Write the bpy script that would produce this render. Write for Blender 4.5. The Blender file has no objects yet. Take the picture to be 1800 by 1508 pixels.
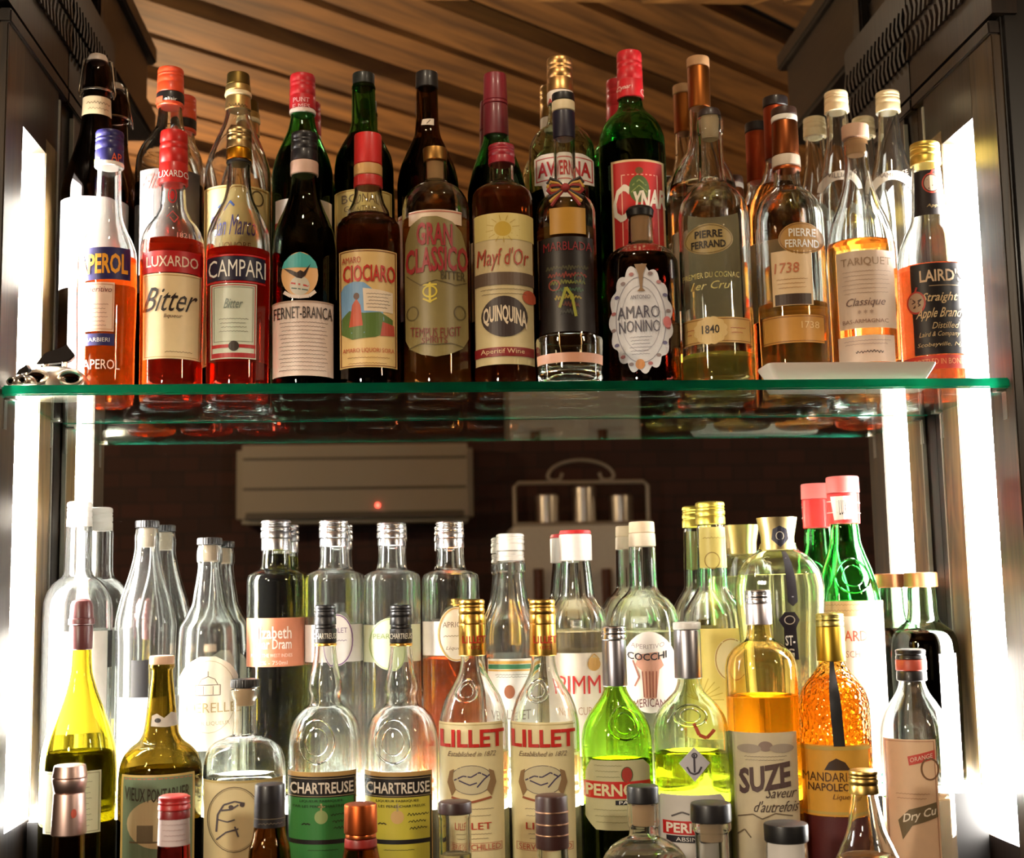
import bpy, bmesh, math, random
from mathutils import Vector, Matrix
random.seed(7)
SC = bpy.context.scene
COL = SC.collection
PI = math.pi

# ------------------------------------------------------------------ camera
CAM = Vector((.4689, -1.5111, -.2442))
PITCH, YAW, ROLL, FPX = .1229, .0747, -.0194, 2315.13
cp, sp, cy_, sy_, cr, sr = math.cos(PITCH), math.sin(PITCH), math.cos(YAW), math.sin(YAW), math.cos(ROLL), math.sin(ROLL)
FWD = Vector((sy_*cp, cy_*cp, sp)); RT0 = Vector((cy_, -sy_, 0)); UP0 = RT0.cross(FWD)
RT = RT0*cr + UP0*sr; UP = -RT0*sr + UP0*cr
cam_data = bpy.data.cameras.new('camera'); cam = bpy.data.objects.new('camera', cam_data); COL.objects.link(cam)
cam_data.sensor_width = 36; cam_data.sensor_fit = 'HORIZONTAL'; cam_data.lens = FPX/1800*36
cam_data.clip_start = .01; cam_data.clip_end = 50
cam_data.dof.use_dof = True; cam_data.dof.focus_distance = 1.58; cam_data.dof.aperture_fstop = 6.0
M3 = Matrix((RT, UP, -FWD)).transposed()
cam.matrix_world = Matrix.Translation(CAM) @ M3.to_4x4()
SC.camera = cam

# ------------------------------------------------------------------ light, exposure
SC.view_settings.view_transform = 'Standard'; SC.view_settings.look = 'None'
SC.view_settings.gamma = 1; SC.view_settings.use_curve_mapping = False
SC.view_settings.exposure = 0.38
SC.cycles.max_bounces = 30; SC.cycles.transmission_bounces = 28; SC.cycles.glossy_bounces = 8
SC.cycles.diffuse_bounces = 3; SC.cycles.transparent_max_bounces = 8
SC.cycles.sample_clamp_indirect = 8; SC.cycles.blur_glossy = .5
SC.cycles.use_denoising = True
SC.cycles.use_adaptive_sampling = True; SC.cycles.adaptive_threshold = .02
STRIP_E = 75.0
STEP_E = 34.0
w = bpy.data.worlds.new('world'); SC.world = w; w.use_nodes = True
w.node_tree.nodes['Background'].inputs[0].default_value = (1, .75, .5, 1)
w.node_tree.nodes['Background'].inputs[1].default_value = .01
def lamp(name, loc, energy, col, radius=.06, aim=None, spot=None):
    d = bpy.data.lights.new(name, 'SPOT' if spot else 'POINT'); d.energy = energy; d.color = col; d.shadow_soft_size = radius
    o = bpy.data.objects.new(name, d); o.location = loc; COL.objects.link(o)
    if spot:
        d.spot_size = spot; d.spot_blend = .6
        o.rotation_euler = (Vector(aim)-Vector(loc)).to_track_quat('-Z', 'Y').to_euler()
    return o
WARM = (1, .68, .38)
lamp('room_fill_light', (-1.0, -1.5, .5), 24, WARM, .07)  # added warm fill, out of view and without a fitting
lamp('room_fill_light', (2.3, -1.6, .5), 10, WARM, .07)  # weaker added fill on the right, no fitting either
lamp('ceiling_fill_light', (-.7, -2.2, .1), 140, WARM, .06, (.5, -1.7, 1.1), 1.5)  # unseen spot added to brighten the ceiling boards
lamp('unseen_spot_light', (.30, -.46, 1.03), 7.5, (1, .84, .62), .03, (.35, .12, .2), 1.2)
lamp('unseen_spot_light', (.92, -.46, 1.03), 7.5, (1, .84, .62), .03, (.85, .12, .2), 1.2)
lamp('unseen_spot_light', (-.75, -1.25, .5), 17, (1, .86, .66), .05, (.5, .12, .1), .9)  # added front fill for the bottles, out of view
lamp('unseen_spot_light', (1.95, -1.35, .5), 17, (1, .86, .66), .05, (.6, .12, -.2), .9)  # added front fill from the right side
lamp('unseen_spot_light', (-.5, -1.6, .1), 48, (1, .88, .7), .08, (.55, .08, -.52), .7)  # added fill lifting the labels below the shelf

# ------------------------------------------------------------------ pixels <-> place
def pr(X, Y, Z):
    d = Vector((X, Y, Z))-CAM; z = d.dot(FWD)
    return 900+FPX*d.dot(RT)/z, 754-FPX*d.dot(UP)/z
def un(x, y, Y):
    d = FWD+RT*((x-900)/FPX)-UP*((y-754)/FPX)
    return CAM+d*((Y-CAM.y)/d.y)
def sc_at(P): return FPX/((Vector(P)-CAM).dot(FWD))

# ------------------------------------------------------------------ materials
def lin(c):
    r = []
    for v in c[:3]:
        v /= 255.0
        r.append(v/12.92 if v <= .04045 else ((v+.055)/1.055)**2.4)
    return (*r, 1)
_M = {}
def mat(c, rough=.5, metal=0.0, coat=0.0, noise=.06, nscale=60, spec=.5):
    k = ('p', tuple(c), rough, metal, coat, noise, nscale)
    if k in _M: return _M[k]
    m = bpy.data.materials.new('mat'); m.use_nodes = True; nt = m.node_tree; b = nt.nodes['Principled BSDF']
    L = lin(c)
    if noise:
        tc = nt.nodes.new('ShaderNodeTexCoord'); n = nt.nodes.new('ShaderNodeTexNoise'); n.inputs['Scale'].default_value = nscale; n.inputs['Detail'].default_value = 4
        mx = nt.nodes.new('ShaderNodeMix'); mx.data_type = 'RGBA'
        mx.inputs[6].default_value = (*[v*(1-noise*2) for v in L[:3]], 1); mx.inputs[7].default_value = (*[min(1, v*(1+noise)) for v in L[:3]], 1)
        nt.links.new(tc.outputs['Object'], n.inputs['Vector']); nt.links.new(n.outputs[0], mx.inputs[0]); nt.links.new(mx.outputs[2], b.inputs['Base Color'])
    else: b.inputs['Base Color'].default_value = L
    b.inputs['Roughness'].default_value = rough; b.inputs['Metallic'].default_value = metal
    b.inputs['Coat Weight'].default_value = coat; b.inputs['Coat Roughness'].default_value = .12
    _M[k] = m; return m
def paper(c): return mat(c, .42, 0, 0, .04, 90)
def metal(c, rough=.28): return mat(c, rough, 1, 0, 0)
def plastic(c): return mat(c, .42, 0, .12, 0)
def ink(c): return mat(c, .45, 0, 0, 0)
def glass(T, ior=1.5, n=4, bump=None, rough=0.0, glare_veil=0.0):
    """clear or tinted glass; T is the colour left after a ray has crossed n faces"""
    k = ('g', tuple(T), ior, n, bump, rough, glare_veil)
    if k in _M: return _M[k]
    m = bpy.data.materials.new('glass'); m.use_nodes = True; nt = m.node_tree; nt.nodes.clear()
    o = nt.nodes.new('ShaderNodeOutputMaterial'); g = nt.nodes.new('ShaderNodeBsdfGlass')
    g.inputs['Color'].default_value = (*[max(v, 1e-4)**(1/n) for v in T], 1); g.inputs['IOR'].default_value = ior; g.inputs['Roughness'].default_value = rough
    if glare_veil:                              # white diffuse veil imitating glare from the light slots
        d = nt.nodes.new('ShaderNodeBsdfDiffuse'); d.inputs[0].default_value = (.85, .85, .82, 1); x = nt.nodes.new('ShaderNodeMixShader'); x.inputs[0].default_value = glare_veil
        nt.links.new(g.outputs[0], x.inputs[1]); nt.links.new(d.outputs[0], x.inputs[2]); nt.links.new(x.outputs[0], o.inputs[0])
    else: nt.links.new(g.outputs[0], o.inputs[0])
    if bump:
        tc = nt.nodes.new('ShaderNodeTexCoord'); v = nt.nodes.new('ShaderNodeTexVoronoi'); v.inputs['Scale'].default_value = bump
        bp = nt.nodes.new('ShaderNodeBump'); bp.inputs['Strength'].default_value = .6; bp.inputs['Distance'].default_value = .003
        nt.links.new(tc.outputs['Object'], v.inputs['Vector']); nt.links.new(v.outputs['Distance'], bp.inputs['Height']); nt.links.new(bp.outputs[0], g.inputs['Normal'])
    _M[k] = m; return m
def liquid(T):
    if ('l', T) in _M: return _M[('l', T)]
    m = glass(T, 1.35, 2).copy(); nt = m.node_tree; _M[('l', T)] = m
    if max(T) > .25 and min(T) < .8:      # translucent share added to make the drink glow
        o = nt.nodes['Material Output']; g = o.inputs[0].links[0].from_node
        t = nt.nodes.new('ShaderNodeBsdfTranslucent'); t.inputs[0].default_value = (*[max(v, .002)**.6 for v in T], 1); x = nt.nodes.new('ShaderNodeMixShader'); x.inputs[0].default_value = .15
        nt.links.new(g.outputs[0], x.inputs[1]); nt.links.new(t.outputs[0], x.inputs[2]); nt.links.new(x.outputs[0], o.inputs[0])
    return m
CLEAR = (.90, .93, .90)
def emit(c, s, name='glow'):
    m = bpy.data.materials.new(name); m.use_nodes = True; nt = m.node_tree; nt.nodes.clear()
    o = nt.nodes.new('ShaderNodeOutputMaterial'); e = nt.nodes.new('ShaderNodeEmission'); e.inputs[0].default_value = (*c, 1); e.inputs[1].default_value = s
    nt.links.new(e.outputs[0], o.inputs[0]); return m
def wood(c0, c1, rough, axis, coat=0.0, scale=6, stretch=14, rot=0.0):
    m = bpy.data.materials.new('wood'); m.use_nodes = True; nt = m.node_tree; b = nt.nodes['Principled BSDF']
    tc = nt.nodes.new('ShaderNodeTexCoord'); mp = nt.nodes.new('ShaderNodeMapping')
    s = [stretch]*3; s[axis] = 1.0; mp.inputs['Scale'].default_value = s
    n = nt.nodes.new('ShaderNodeTexNoise'); n.inputs['Scale'].default_value = scale; n.inputs['Detail'].default_value = 8; n.inputs['Distortion'].default_value = .6
    r = nt.nodes.new('ShaderNodeValToRGB'); r.color_ramp.elements[0].position = .36; r.color_ramp.elements[1].position = .66
    r.color_ramp.elements[0].color = lin(c0); r.color_ramp.elements[1].color = lin(c1)
    bp = nt.nodes.new('ShaderNodeBump'); bp.inputs['Strength'].default_value = .15; bp.inputs['Distance'].default_value = .002
    L = nt.links.new
    m0 = nt.nodes.new('ShaderNodeMapping'); m0.inputs['Rotation'].default_value = (0, 0, rot)
    L(tc.outputs['Object'], m0.inputs[0]); L(m0.outputs[0], mp.inputs[0]); L(mp.outputs[0], n.inputs['Vector']); L(n.outputs[0], r.inputs[0]); L(r.outputs[0], b.inputs['Base Color'])
    L(n.outputs[0], bp.inputs['Height']); L(bp.outputs[0], b.inputs['Normal'])
    b.inputs['Roughness'].default_value = rough; b.inputs['Coat Weight'].default_value = coat; b.inputs['Coat Roughness'].default_value = .2
    return m

# ------------------------------------------------------------------ mesh helpers
def obj(name, bm, m, parent=None, smooth=False):
    me = bpy.data.meshes.new(name); bm.to_mesh(me); bm.free()
    for q in (m if isinstance(m, (list, tuple)) else [m]): me.materials.append(q)
    if smooth:
        for p in me.polygons: p.use_smooth = True
        try: me.set_sharp_from_angle(angle=math.radians(38))
        except Exception: pass
    o = bpy.data.objects.new(name, me); COL.objects.link(o)
    if parent: o.parent = parent
    return o
def tag(o, label, cat, group=None, kind=None):
    o['label'] = label; o['category'] = cat
    if group: o['group'] = group
    if kind: o['kind'] = kind
    return o
def struct(o): o['kind'] = 'structure'; return o
def thing(name, label, cat, loc, rz=0, group=None):
    o = bpy.data.objects.new(name, None); COL.objects.link(o); o.empty_display_size = .02
    o.location = loc; o.rotation_euler = (0, 0, rz); return tag(o, label, cat, group)
def box(bm, x0, x1, y0, y1, z0, z1, bev=0.0, mi=0):
    v = [bm.verts.new((x, y, z)) for x in (x0, x1) for y in (y0, y1) for z in (z0, z1)]
    fs = [bm.faces.new([v[i] for i in f]) for f in ((0, 1, 3, 2), (4, 6, 7, 5), (0, 4, 5, 1), (2, 3, 7, 6), (0, 2, 6, 4), (1, 5, 7, 3))]
    for f in fs: f.material_index = mi
    if bev:
        es = list({e for f in fs for e in f.edges}); bmesh.ops.bevel(bm, geom=es, offset=bev, segments=2, affect='EDGES')
    return bm
def lathe(bm, prof, seg=40, close=False, mod=None, mi=0):
    """prof: (r, z) list, turned about z"""
    rings = []
    for r, z in prof:
        if r < 1e-6: rings.append([bm.verts.new((0, 0, z))])
        else:
            ring = []
            for i in range(seg):
                a = 2*PI*i/seg; k = r*(mod(a, z) if mod else 1)
                ring.append(bm.verts.new((k*math.sin(a), -k*math.cos(a), z)))
            rings.append(ring)
    prs = list(zip(rings, rings[1:]))
    if close: prs.append((rings[-1], rings[0]))
    for A, B in prs:
        for i in range(seg):
            j = (i+1) % seg
            if len(A) == 1 and len(B) == 1: continue
            if len(A) == 1: f = bm.faces.new((A[0], B[j], B[i]))
            elif len(B) == 1: f = bm.faces.new((A[i], A[j], B[0]))
            else: f = bm.faces.new((A[i], A[j], B[j], B[i]))
            f.material_index = mi
    bmesh.ops.recalc_face_normals(bm, faces=bm.faces[:])
    return bm
def tube(bm, pts, r, seg=8, closed=False, mi=0):
    pts = [Vector(p) for p in pts]; n = len(pts); rings = []; ref = None
    for i, p in enumerate(pts):
        if closed: t = pts[(i+1) % n]-pts[i-1]
        else: t = pts[min(i+1, n-1)]-pts[max(i-1, 0)]
        t.normalize()
        if ref is None: ref = Vector((0, 0, 1)) if abs(t.z) < .9 else Vector((1, 0, 0))
        s = t.cross(ref).normalized(); q = s.cross(t); ref = q
        rings.append([bm.verts.new(p+(s*math.cos(2*PI*k/seg)+q*math.sin(2*PI*k/seg))*r) for k in range(seg)])
    for i in range(n if closed else n-1):
        A, B = rings[i], rings[(i+1) % n]
        for k in range(seg):
            bm.faces.new((A[k], A[(k+1) % seg], B[(k+1) % seg], B[k])).material_index = mi
    if not closed:
        bm.faces.new(rings[0][::-1]).material_index = mi; bm.faces.new(rings[-1]).material_index = mi
    return bm
def pchip(P, sub=5):
    """smooth (z, r) points, z falling, without overshoot"""
    z = [p[0] for p in P]; r = [p[1] for p in P]; n = len(P)
    if n < 3: return P
    h = [z[i+1]-z[i] for i in range(n-1)]; d = [(r[i+1]-r[i])/(h[i] or 1e-9) for i in range(n-1)]
    m = [d[0]]+[0 if d[i-1]*d[i] <= 0 else 2*d[i-1]*d[i]/(d[i-1]+d[i]) for i in range(1, n-1)]+[d[-1]]
    out = []
    for i in range(n-1):
        for k in range(sub):
            t = k/sub; a = 2*t**3-3*t*t+1; b = t**3-2*t*t+t; c = -2*t**3+3*t*t; e = t**3-t*t
            out.append((z[i]+t*h[i], a*r[i]+b*h[i]*m[i]+c*r[i+1]+e*h[i]*m[i+1]))
    out.append(P[-1]); return out
_TXT = {}
def text_tris(s, bold=0.0):
    if 'M' in s or s == 'San Marco': bold = 0.0
    k = (s, bold)
    if k not in _TXT:
        cu = bpy.data.curves.new('t', 'FONT'); cu.body = s; cu.resolution_u = 2; cu.offset = bold
        o = bpy.data.objects.new('t', cu); me = bpy.data.meshes.new_from_object(o)
        vs = [(v.co.x, v.co.y) for v in me.vertices]; fs = [list(p.vertices) for p in me.polygons]
        bpy.data.objects.remove(o); bpy.data.curves.remove(cu); bpy.data.meshes.remove(me)
        x0 = min(v[0] for v in vs); x1 = max(v[0] for v in vs); y0 = min(v[1] for v in vs); y1 = max(v[1] for v in vs)
        _TXT[k] = ([((x-x0)/(x1-x0)-.5, (y-y0)/(y1-y0)-.5) for x, y in vs], fs)
    return _TXT[k]

# label shapes, all measured on the photograph then turned into metres on the bottle's surface
def R_(x0, x1, y0, y1, c): return ('poly', [(x0, y0), (x1, y0), (x1, y1), (x0, y1)], c)
def P_(pts, c): return ('poly', pts, c)
def E_(x, y, rx, ry, c, n=28): return ('poly', [(x+rx*math.cos(2*PI*i/n), y+ry*math.sin(2*PI*i/n)) for i in range(n)], c)
def O_(x, y, rx, ry, th, c, n=28):
    a = [(x+rx*math.cos(2*PI*i/n), y+ry*math.sin(2*PI*i/n)) for i in range(n)]; b = [(x+(rx-th)*math.cos(2*PI*i/n), y+(ry-th)*math.sin(2*PI*i/n)) for i in range(n)]
    return ('quads', [(a[i], a[(i+1) % n], b[(i+1) % n], b[i]) for i in range(n)], c)
def F_(x0, x1, y0, y1, th, c): return ('quads', [((x0, y0), (x1, y0), (x1, y0+th), (x0, y0+th)), ((x0, y1-th), (x1, y1-th), (x1, y1), (x0, y1)), ((x0, y0), (x0+th, y0), (x0+th, y1), (x0, y1)), ((x1-th, y0), (x1, y0), (x1, y1), (x1-th, y1))], c)
def S_(pts, th, c):
    q = []
    for (ax, ay), (bx, by) in zip(pts, pts[1:]):
        dx, dy = bx-ax, by-ay; l = math.hypot(dx, dy) or 1; nx, ny = -dy/l*th/2, dx/l*th/2
        q.append(((ax+nx, ay+ny), (bx+nx, by+ny), (bx-nx, by-ny), (ax-nx, ay-ny)))
    return ('quads', q, c)
def W_(x0, x1, y, amp, th, c, k=None):
    n = max(8, int((x1-x0)/1.6)); rr = random.Random(int(x0*7+y*13))
    return S_([(x0+(x1-x0)*i/n, y+amp*math.sin(i*1.9+rr.random())*rr.uniform(.3, 1)) for i in range(n+1)], th, c)
def T_(s, x, y, w, h, c, shear=0.0, bold=0.0, arc=0.0, slope=0.0): return ('text', (s, x, y, w, h, shear, bold, arc, slope), c)
def scallop(x, y, rx, ry, n, k, c): return ('poly', [(x+rx*(1+k*abs(math.sin(n*t/2)))*math.cos(t), y+ry*(1+k*abs(math.sin(n*t/2)))*math.sin(t)) for t in [2*PI*i/96 for i in range(96)]], c)

class Bottle:
    def __init__(s, name, label, cx, yr, Y, zb, prof, cat='bottle', group=None, br=None):
        p = un(cx, yr, Y); s.X, s.Y, s.zb = p.x, Y, zb
        s.sc = sc_at((s.X, Y, 0)); v = CAM-Vector((s.X, Y, 0)); s.th = math.atan2(v.x, -v.y)
        s.cx = cx
        pts = [(s.z(y, 0), hw/s.sc) for y, hw in prof]
        rb = pts[-1][1] if br is None else br/s.sc
        pts.append((max(min(zb+.02, pts[-1][0]-.004), zb+.0125), rb))
        s.P = pchip(pts)
        if label is None: s.root = None; return
        s.root = thing(name, label, cat, (s.X, Y, zb), s.th, group)
    def z(s, y, front=True, r=.04):
        YY = s.Y-(r*math.cos(s.th) if front else 0)
        return un(s.cx, y, YY).z
    def rad(s, z):
        P = s.P
        if z >= P[0][0]: return P[0][1]
        for (z0, r0), (z1, r1) in zip(P, P[1:]):
            if z1 <= z <= z0: return r0+(r1-r0)*(z-z0)/((z1-z0) or 1e-9)
        return P[-1][1]
    def axis_x(s, z): return pr(s.X, s.Y, z)[0]
    def body(s, m, t=.0028, seg=44, mod=None, name='glass_body', base=.007):
        zb = s.zb; out = [(r, z-zb) for z, r in s.P]; rb = out[-1][0]
        zl = out[-1][1]
        out += [(rb, min(.008, zl)), (rb-.0012, .003), (rb-.004, .0004), (rb-.007, 0), (rb*.6, .0025), (0, .005)]
        inn = [(max(r-t, .003), z) for r, z in out if z > base+.006 and r > .006][:len(s.P)]
        inn = inn+[(rb-t-.001, base+.005), (rb-t-.005, base+.001), (rb*.5, base+.004), (0, base+.007)]
        prof = [(0, out[-1][1])]+out[::-1][1:]+[(out[0][0]-.0008, out[0][1]+.0006)]+inn
        s.inn = inn
        bm = lathe(bmesh.new(), prof, seg, mod=mod)
        o = obj(name, bm, m, s.root, True); s.glass = o; return o
    def liq(s, level_y, m, seg=40, mod=None, name='liquid'):
        zl = (s.z(level_y, 0) if level_y else s.P[2][0])-s.zb
        top = [(r+.0004, z) for r, z in s.inn if z < zl]
        if not top: return
        r0 = s.rad(zl+s.zb)-.0024
        prof = [(0, zl), (r0-.001, zl), (r0, zl+.0006)]+[(r, z-.0003) for r, z in top]
        prof[-1] = (0, prof[-1][1])
        obj(name, lathe(bmesh.new(), prof, seg, mod=mod), m, s.root, True)
    def cap(s, name, y0, y1, h0, h1, m, style='smooth', parent=None, seg=40):
        z0, z1 = s.z(y0, 0)-s.zb, s.z(y1, 0)-s.zb; r0, r1 = h0/s.sc, h1/s.sc; H = z0-z1
        if style == 'screw':
            k = [(0, z0), (r0*.82, z0), (r0*.96, z0-.0012), (r0, z0-.003)]
            for f in (.24, .36, .62): 
                z = z0-H*f; rr = r0+(r1-r0)*f
                k += [(rr, z+.0016), (rr*.955, z+.0005), (rr*.955, z-.0005), (rr, z-.0016)]
            k += [(r1, z1+.0005), (r1*.97, z1), (0, z1)]
        elif style == 'flare':
            k = [(0, z0-.002), (r0*.9, z0-.002), (r0, z0), (r0*.97, z0-.004), (r1*1.02, z0-H*.6), (r1, z1), (0, z1)]
        elif style == 'dome':
            k = [(0, z0), (r0*.5, z0-.0008), (r0*.85, z0-.003), (r0, z0-.007), (r1, z1), (0, z1)]
        elif style == 'band':
            k = [(0, z0), (r0, z0), (r1, z1), (0, z1)]
        else:
            b = min(.0018, H*.3); k = [(0, z0), (r0-b, z0), (r0-b*.3, z0-b*.3), (r0, z0-b), (r1, z1+b*.5), (r1-b*.5, z1), (0, z1)]
        md = (lambda a, z: 1+.022*(math.sin(a*30) > 0)) if style == 'rib' else None
        bm = lathe(bmesh.new(), k, 120 if style == 'rib' else seg, mod=md)
        return obj(name, bm, m, parent or s.root, True)
    # --- printed shapes
    def uv(s, x, y, r0, zc):
        ax = s.axis_x(zc); f = s.sc*(1+r0/((CAM-Vector((s.X, s.Y, 0))).length))
        q = max(-.985, min(.985, (x-ax)/f/r0)); return math.asin(q)*r0, s.z(y, True, r0)
    def prints(s, name, shapes, parent, off, zc=None, back=False):
        bm = bmesh.new(); mats = []; rz = None
        for kind, data, c in shapes:
            m = c if isinstance(c, bpy.types.Material) else ink(c)
            if m not in mats: mats.append(m)
            mi = mats.index(m)
            ys = [p[1] for p in data] if kind == 'poly' else [p[1] for q in data for p in q] if kind == 'quads' else [data[2]]
            ym = (min(ys)+max(ys))/2; r0 = s.rad(s.z(ym, True)); zc = s.z(ym, True, r0)
            if kind == 'text':
                st, x, y, w_, h_, sh, bold, arc, slope = data
                vs, fs = text_tris(st, bold); pts = []
                for a, b in vs: pts.append(s.uv(x+a*w_+b*h_*sh, y-b*h_-arc*(1-4*a*a)+slope*a*w_, r0, zc))
                polys = [[pts[i] for i in f] for f in fs]
            elif kind == 'poly': polys = [[s.uv(x, y, r0, zc) for x, y in data]]
            else: polys = [[s.uv(x, y, r0, zc) for x, y in q] for q in data]
            b2 = bmesh.new()
            for pl in polys:
                try:
                    f = b2.faces.new([b2.verts.new((u, 0, z)) for u, z in pl]); f.material_index = mi
                except ValueError: pass
            if kind == 'text': bmesh.ops.remove_doubles(b2, verts=b2.verts[:], dist=1e-7)
            us = [v.co.x for v in b2.verts]; zs = [v.co.z for v in b2.verts]
            big = max(us)-min(us)
            if kind == 'poly' or big > .012:
                st_ = .004 if kind == 'poly' else .006
                k = math.ceil(min(us)/st_)
                while k*st_ < max(us):
                    bmesh.ops.bisect_plane(b2, geom=b2.verts[:]+b2.edges[:]+b2.faces[:], plane_co=(k*st_, 0, 0), plane_no=(1, 0, 0)); k += 1
            if kind == 'poly' and max(zs)-min(zs) > .012:
                k = math.ceil(min(zs)/.008)
                while k*.008 < max(zs):
                    bmesh.ops.bisect_plane(b2, geom=b2.verts[:]+b2.edges[:]+b2.faces[:], plane_co=(0, 0, k*.008), plane_no=(0, 0, 1)); k += 1
            for v in b2.verts:
                u, z = v.co.x, v.co.z; a = u/r0; r = s.rad(z)+off+(rz or 0)
                v.co = (r*math.sin(a), (r if back else -r)*math.cos(a), z-s.zb)
            bmesh.ops.recalc_face_normals(b2, faces=b2.faces[:])
            for f in b2.faces:
                cc = f.calc_center_median()
                if f.normal.x*cc.x+f.normal.y*cc.y < 0: f.normal_flip()
            me = bpy.data.meshes.new('tmp'); b2.to_mesh(me); b2.free(); bm.from_mesh(me); bpy.data.meshes.remove(me)
            rz = (rz or 0)+.00004
        return obj(name, bm, mats, parent, kind == 'poly')
    def label(s, name, base, deco=(), off=.0005, dname=None):
        base = base if isinstance(base, list) else [base]
        if isinstance(off, tuple):
            d = base[0][1]; y = d[2] if base[0][0] == 'text' else d[0][1] if base[0][0] == 'poly' else d[0][0][1]
            off = off[1]/s.sc-s.rad(s.z(y, 0))+.0005
        base = [(k, d, c if isinstance(c, bpy.types.Material) else paper(c)) for k, d, c in base]
        o = s.prints(name, base, s.root, off)
        tx = [d for d in deco if d[0] == 'text']; ar = [d for d in deco if d[0] != 'text']
        if ar: s.prints('artwork', ar, o, off+.0004)
        if tx: s.prints('lettering', tx, o, off+.0006+.00004*len(ar))
        return o
    def seal(s, x, y, rx, ry, m, tr=.0013, name='embossed_seal', inner=True):
        bm = bmesh.new(); r0 = s.rad(s.z(y)); zc = s.z(y, True, r0)
        for f in ((1, .62) if inner else (1,)):
            pts = []
            for i in range(32):
                t = 2*PI*i/32; u, z = s.uv(x+rx*f*math.cos(t), y+ry*f*math.sin(t), r0, zc); a = u/r0; r = s.rad(z)+.0002
                pts.append((r*math.sin(a), -r*math.cos(a), z-s.zb))
            tube(bm, pts, tr*(1 if f == 1 else .7), 8, True)
        return obj(name, bm, m, s.root, True)

def bt(label, cx, yr, Y, zb, prof, g=CLEAR, liq=None, lev=None, caps=(), labs=(), seals=(), name='liquor_bottle', group=None, br=None, mod=None, bump=None, t=.0028, gn=4):
    b = Bottle(name, label, cx, yr, Y, zb, prof, group=group, br=br)
    clear = min(g) > .8
    gm = glass(g, 1.5, gn, bump, (.05 if zb == -.4995 and not liq else .02) if clear and zb < -.1 else 0, (.018 if zb == -.4995 and not liq else .006) if clear and zb < -.1 else .003 if clear and not liq else 0)  # clear bottles below the shelf are roughened and veiled to look glare-washed
    b.body(gm, t, mod=mod)
    if liq: b.liq(lev, liquid(liq), mod=mod)
    for c in caps: b.cap(*c)
    for l in labs: b.label(*l)
    for q in seals: b.seal(*q, m=gm)
    return b

# ------------------------------------------------------------------ the setting
W, D = 1.186, .2574
S0, S1, WA = .0678, .1658, .2204
ZT = (.3274, .3465); ZB = (-.506, -.559)
dark = wood((16, 10, 5), (33, 20, 10), .42, 2, .1)
darkx = wood((18, 12, 8), (34, 23, 14), .4, 1, .2)
stile_m = wood((30, 21, 11), (64, 47, 25), .42, 2, 0)
pale = wood((74, 58, 32), (130, 104, 62), .45, 2, .1, 5, 10)
black = mat((14, 11, 9), .45, 0, .2, .05)
slat_a = wood((82, 52, 22), (136, 92, 44), .6, 0, 0, 2.5, 9, math.atan2(-1, 1.2)*-1)
slat_b = wood((110, 72, 32), (186, 136, 74), .6, 0, 0, 2.5, 9, -math.atan2(1, 1.2))

def brick():
    m = bpy.data.materials.new('brick'); m.use_nodes = True; nt = m.node_tree; b = nt.nodes['Principled BSDF']
    tc = nt.nodes.new('ShaderNodeTexCoord'); mp = nt.nodes.new('ShaderNodeMapping'); mp.inputs['Rotation'].default_value = (PI/2, 0, 0)
    t = nt.nodes.new('ShaderNodeTexBrick'); t.inputs['Scale'].default_value = 4.2; t.inputs['Mortar Size'].default_value = .012
    t.inputs['Color1'].default_value = lin((70, 36, 26)); t.inputs['Color2'].default_value = lin((52, 28, 20)); t.inputs['Mortar'].default_value = lin((34, 22, 17))
    nt.links.new(tc.outputs['Object'], mp.inputs[0]); nt.links.new(mp.outputs[0], t.inputs[0]); nt.links.new(t.outputs[0], b.inputs['Base Color'])
    b.inputs['Roughness'].default_value = .75; return m
BY, CZ, FZ = -3.1, 1.1, -1.55
bm = box(bmesh.new(), -3.0, 4.2, BY-.1, BY, FZ, CZ+.1); struct(obj('wall_back', bm, brick()))
plas = mat((58, 42, 32), .8, 0, 0, .1, 8)
bm = box(bmesh.new(), -3.1, -3.0, BY-.1, .3, FZ, CZ+.1); struct(obj('wall_left', bm, plas))
bm = box(bmesh.new(), 4.2, 4.3, BY-.1, .3, FZ, CZ+.1); struct(obj('wall_right', bm, plas))
bm = bmesh.new()
box(bm, -3.0, -.24, .03, .13, FZ, CZ+.1); box(bm, W+.24, 4.2, .03, .13, FZ, CZ+.1); box(bm, -.3, W+.3, .2624, .36, FZ, CZ+.1)
struct(obj('wall_front', bm, plas))
bm = box(bmesh.new(), -3.1, 4.3, BY-.1, .3, FZ-.1, FZ); struct(obj('floor', bm, wood((40, 28, 18), (70, 50, 32), .5, 0)))
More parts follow.
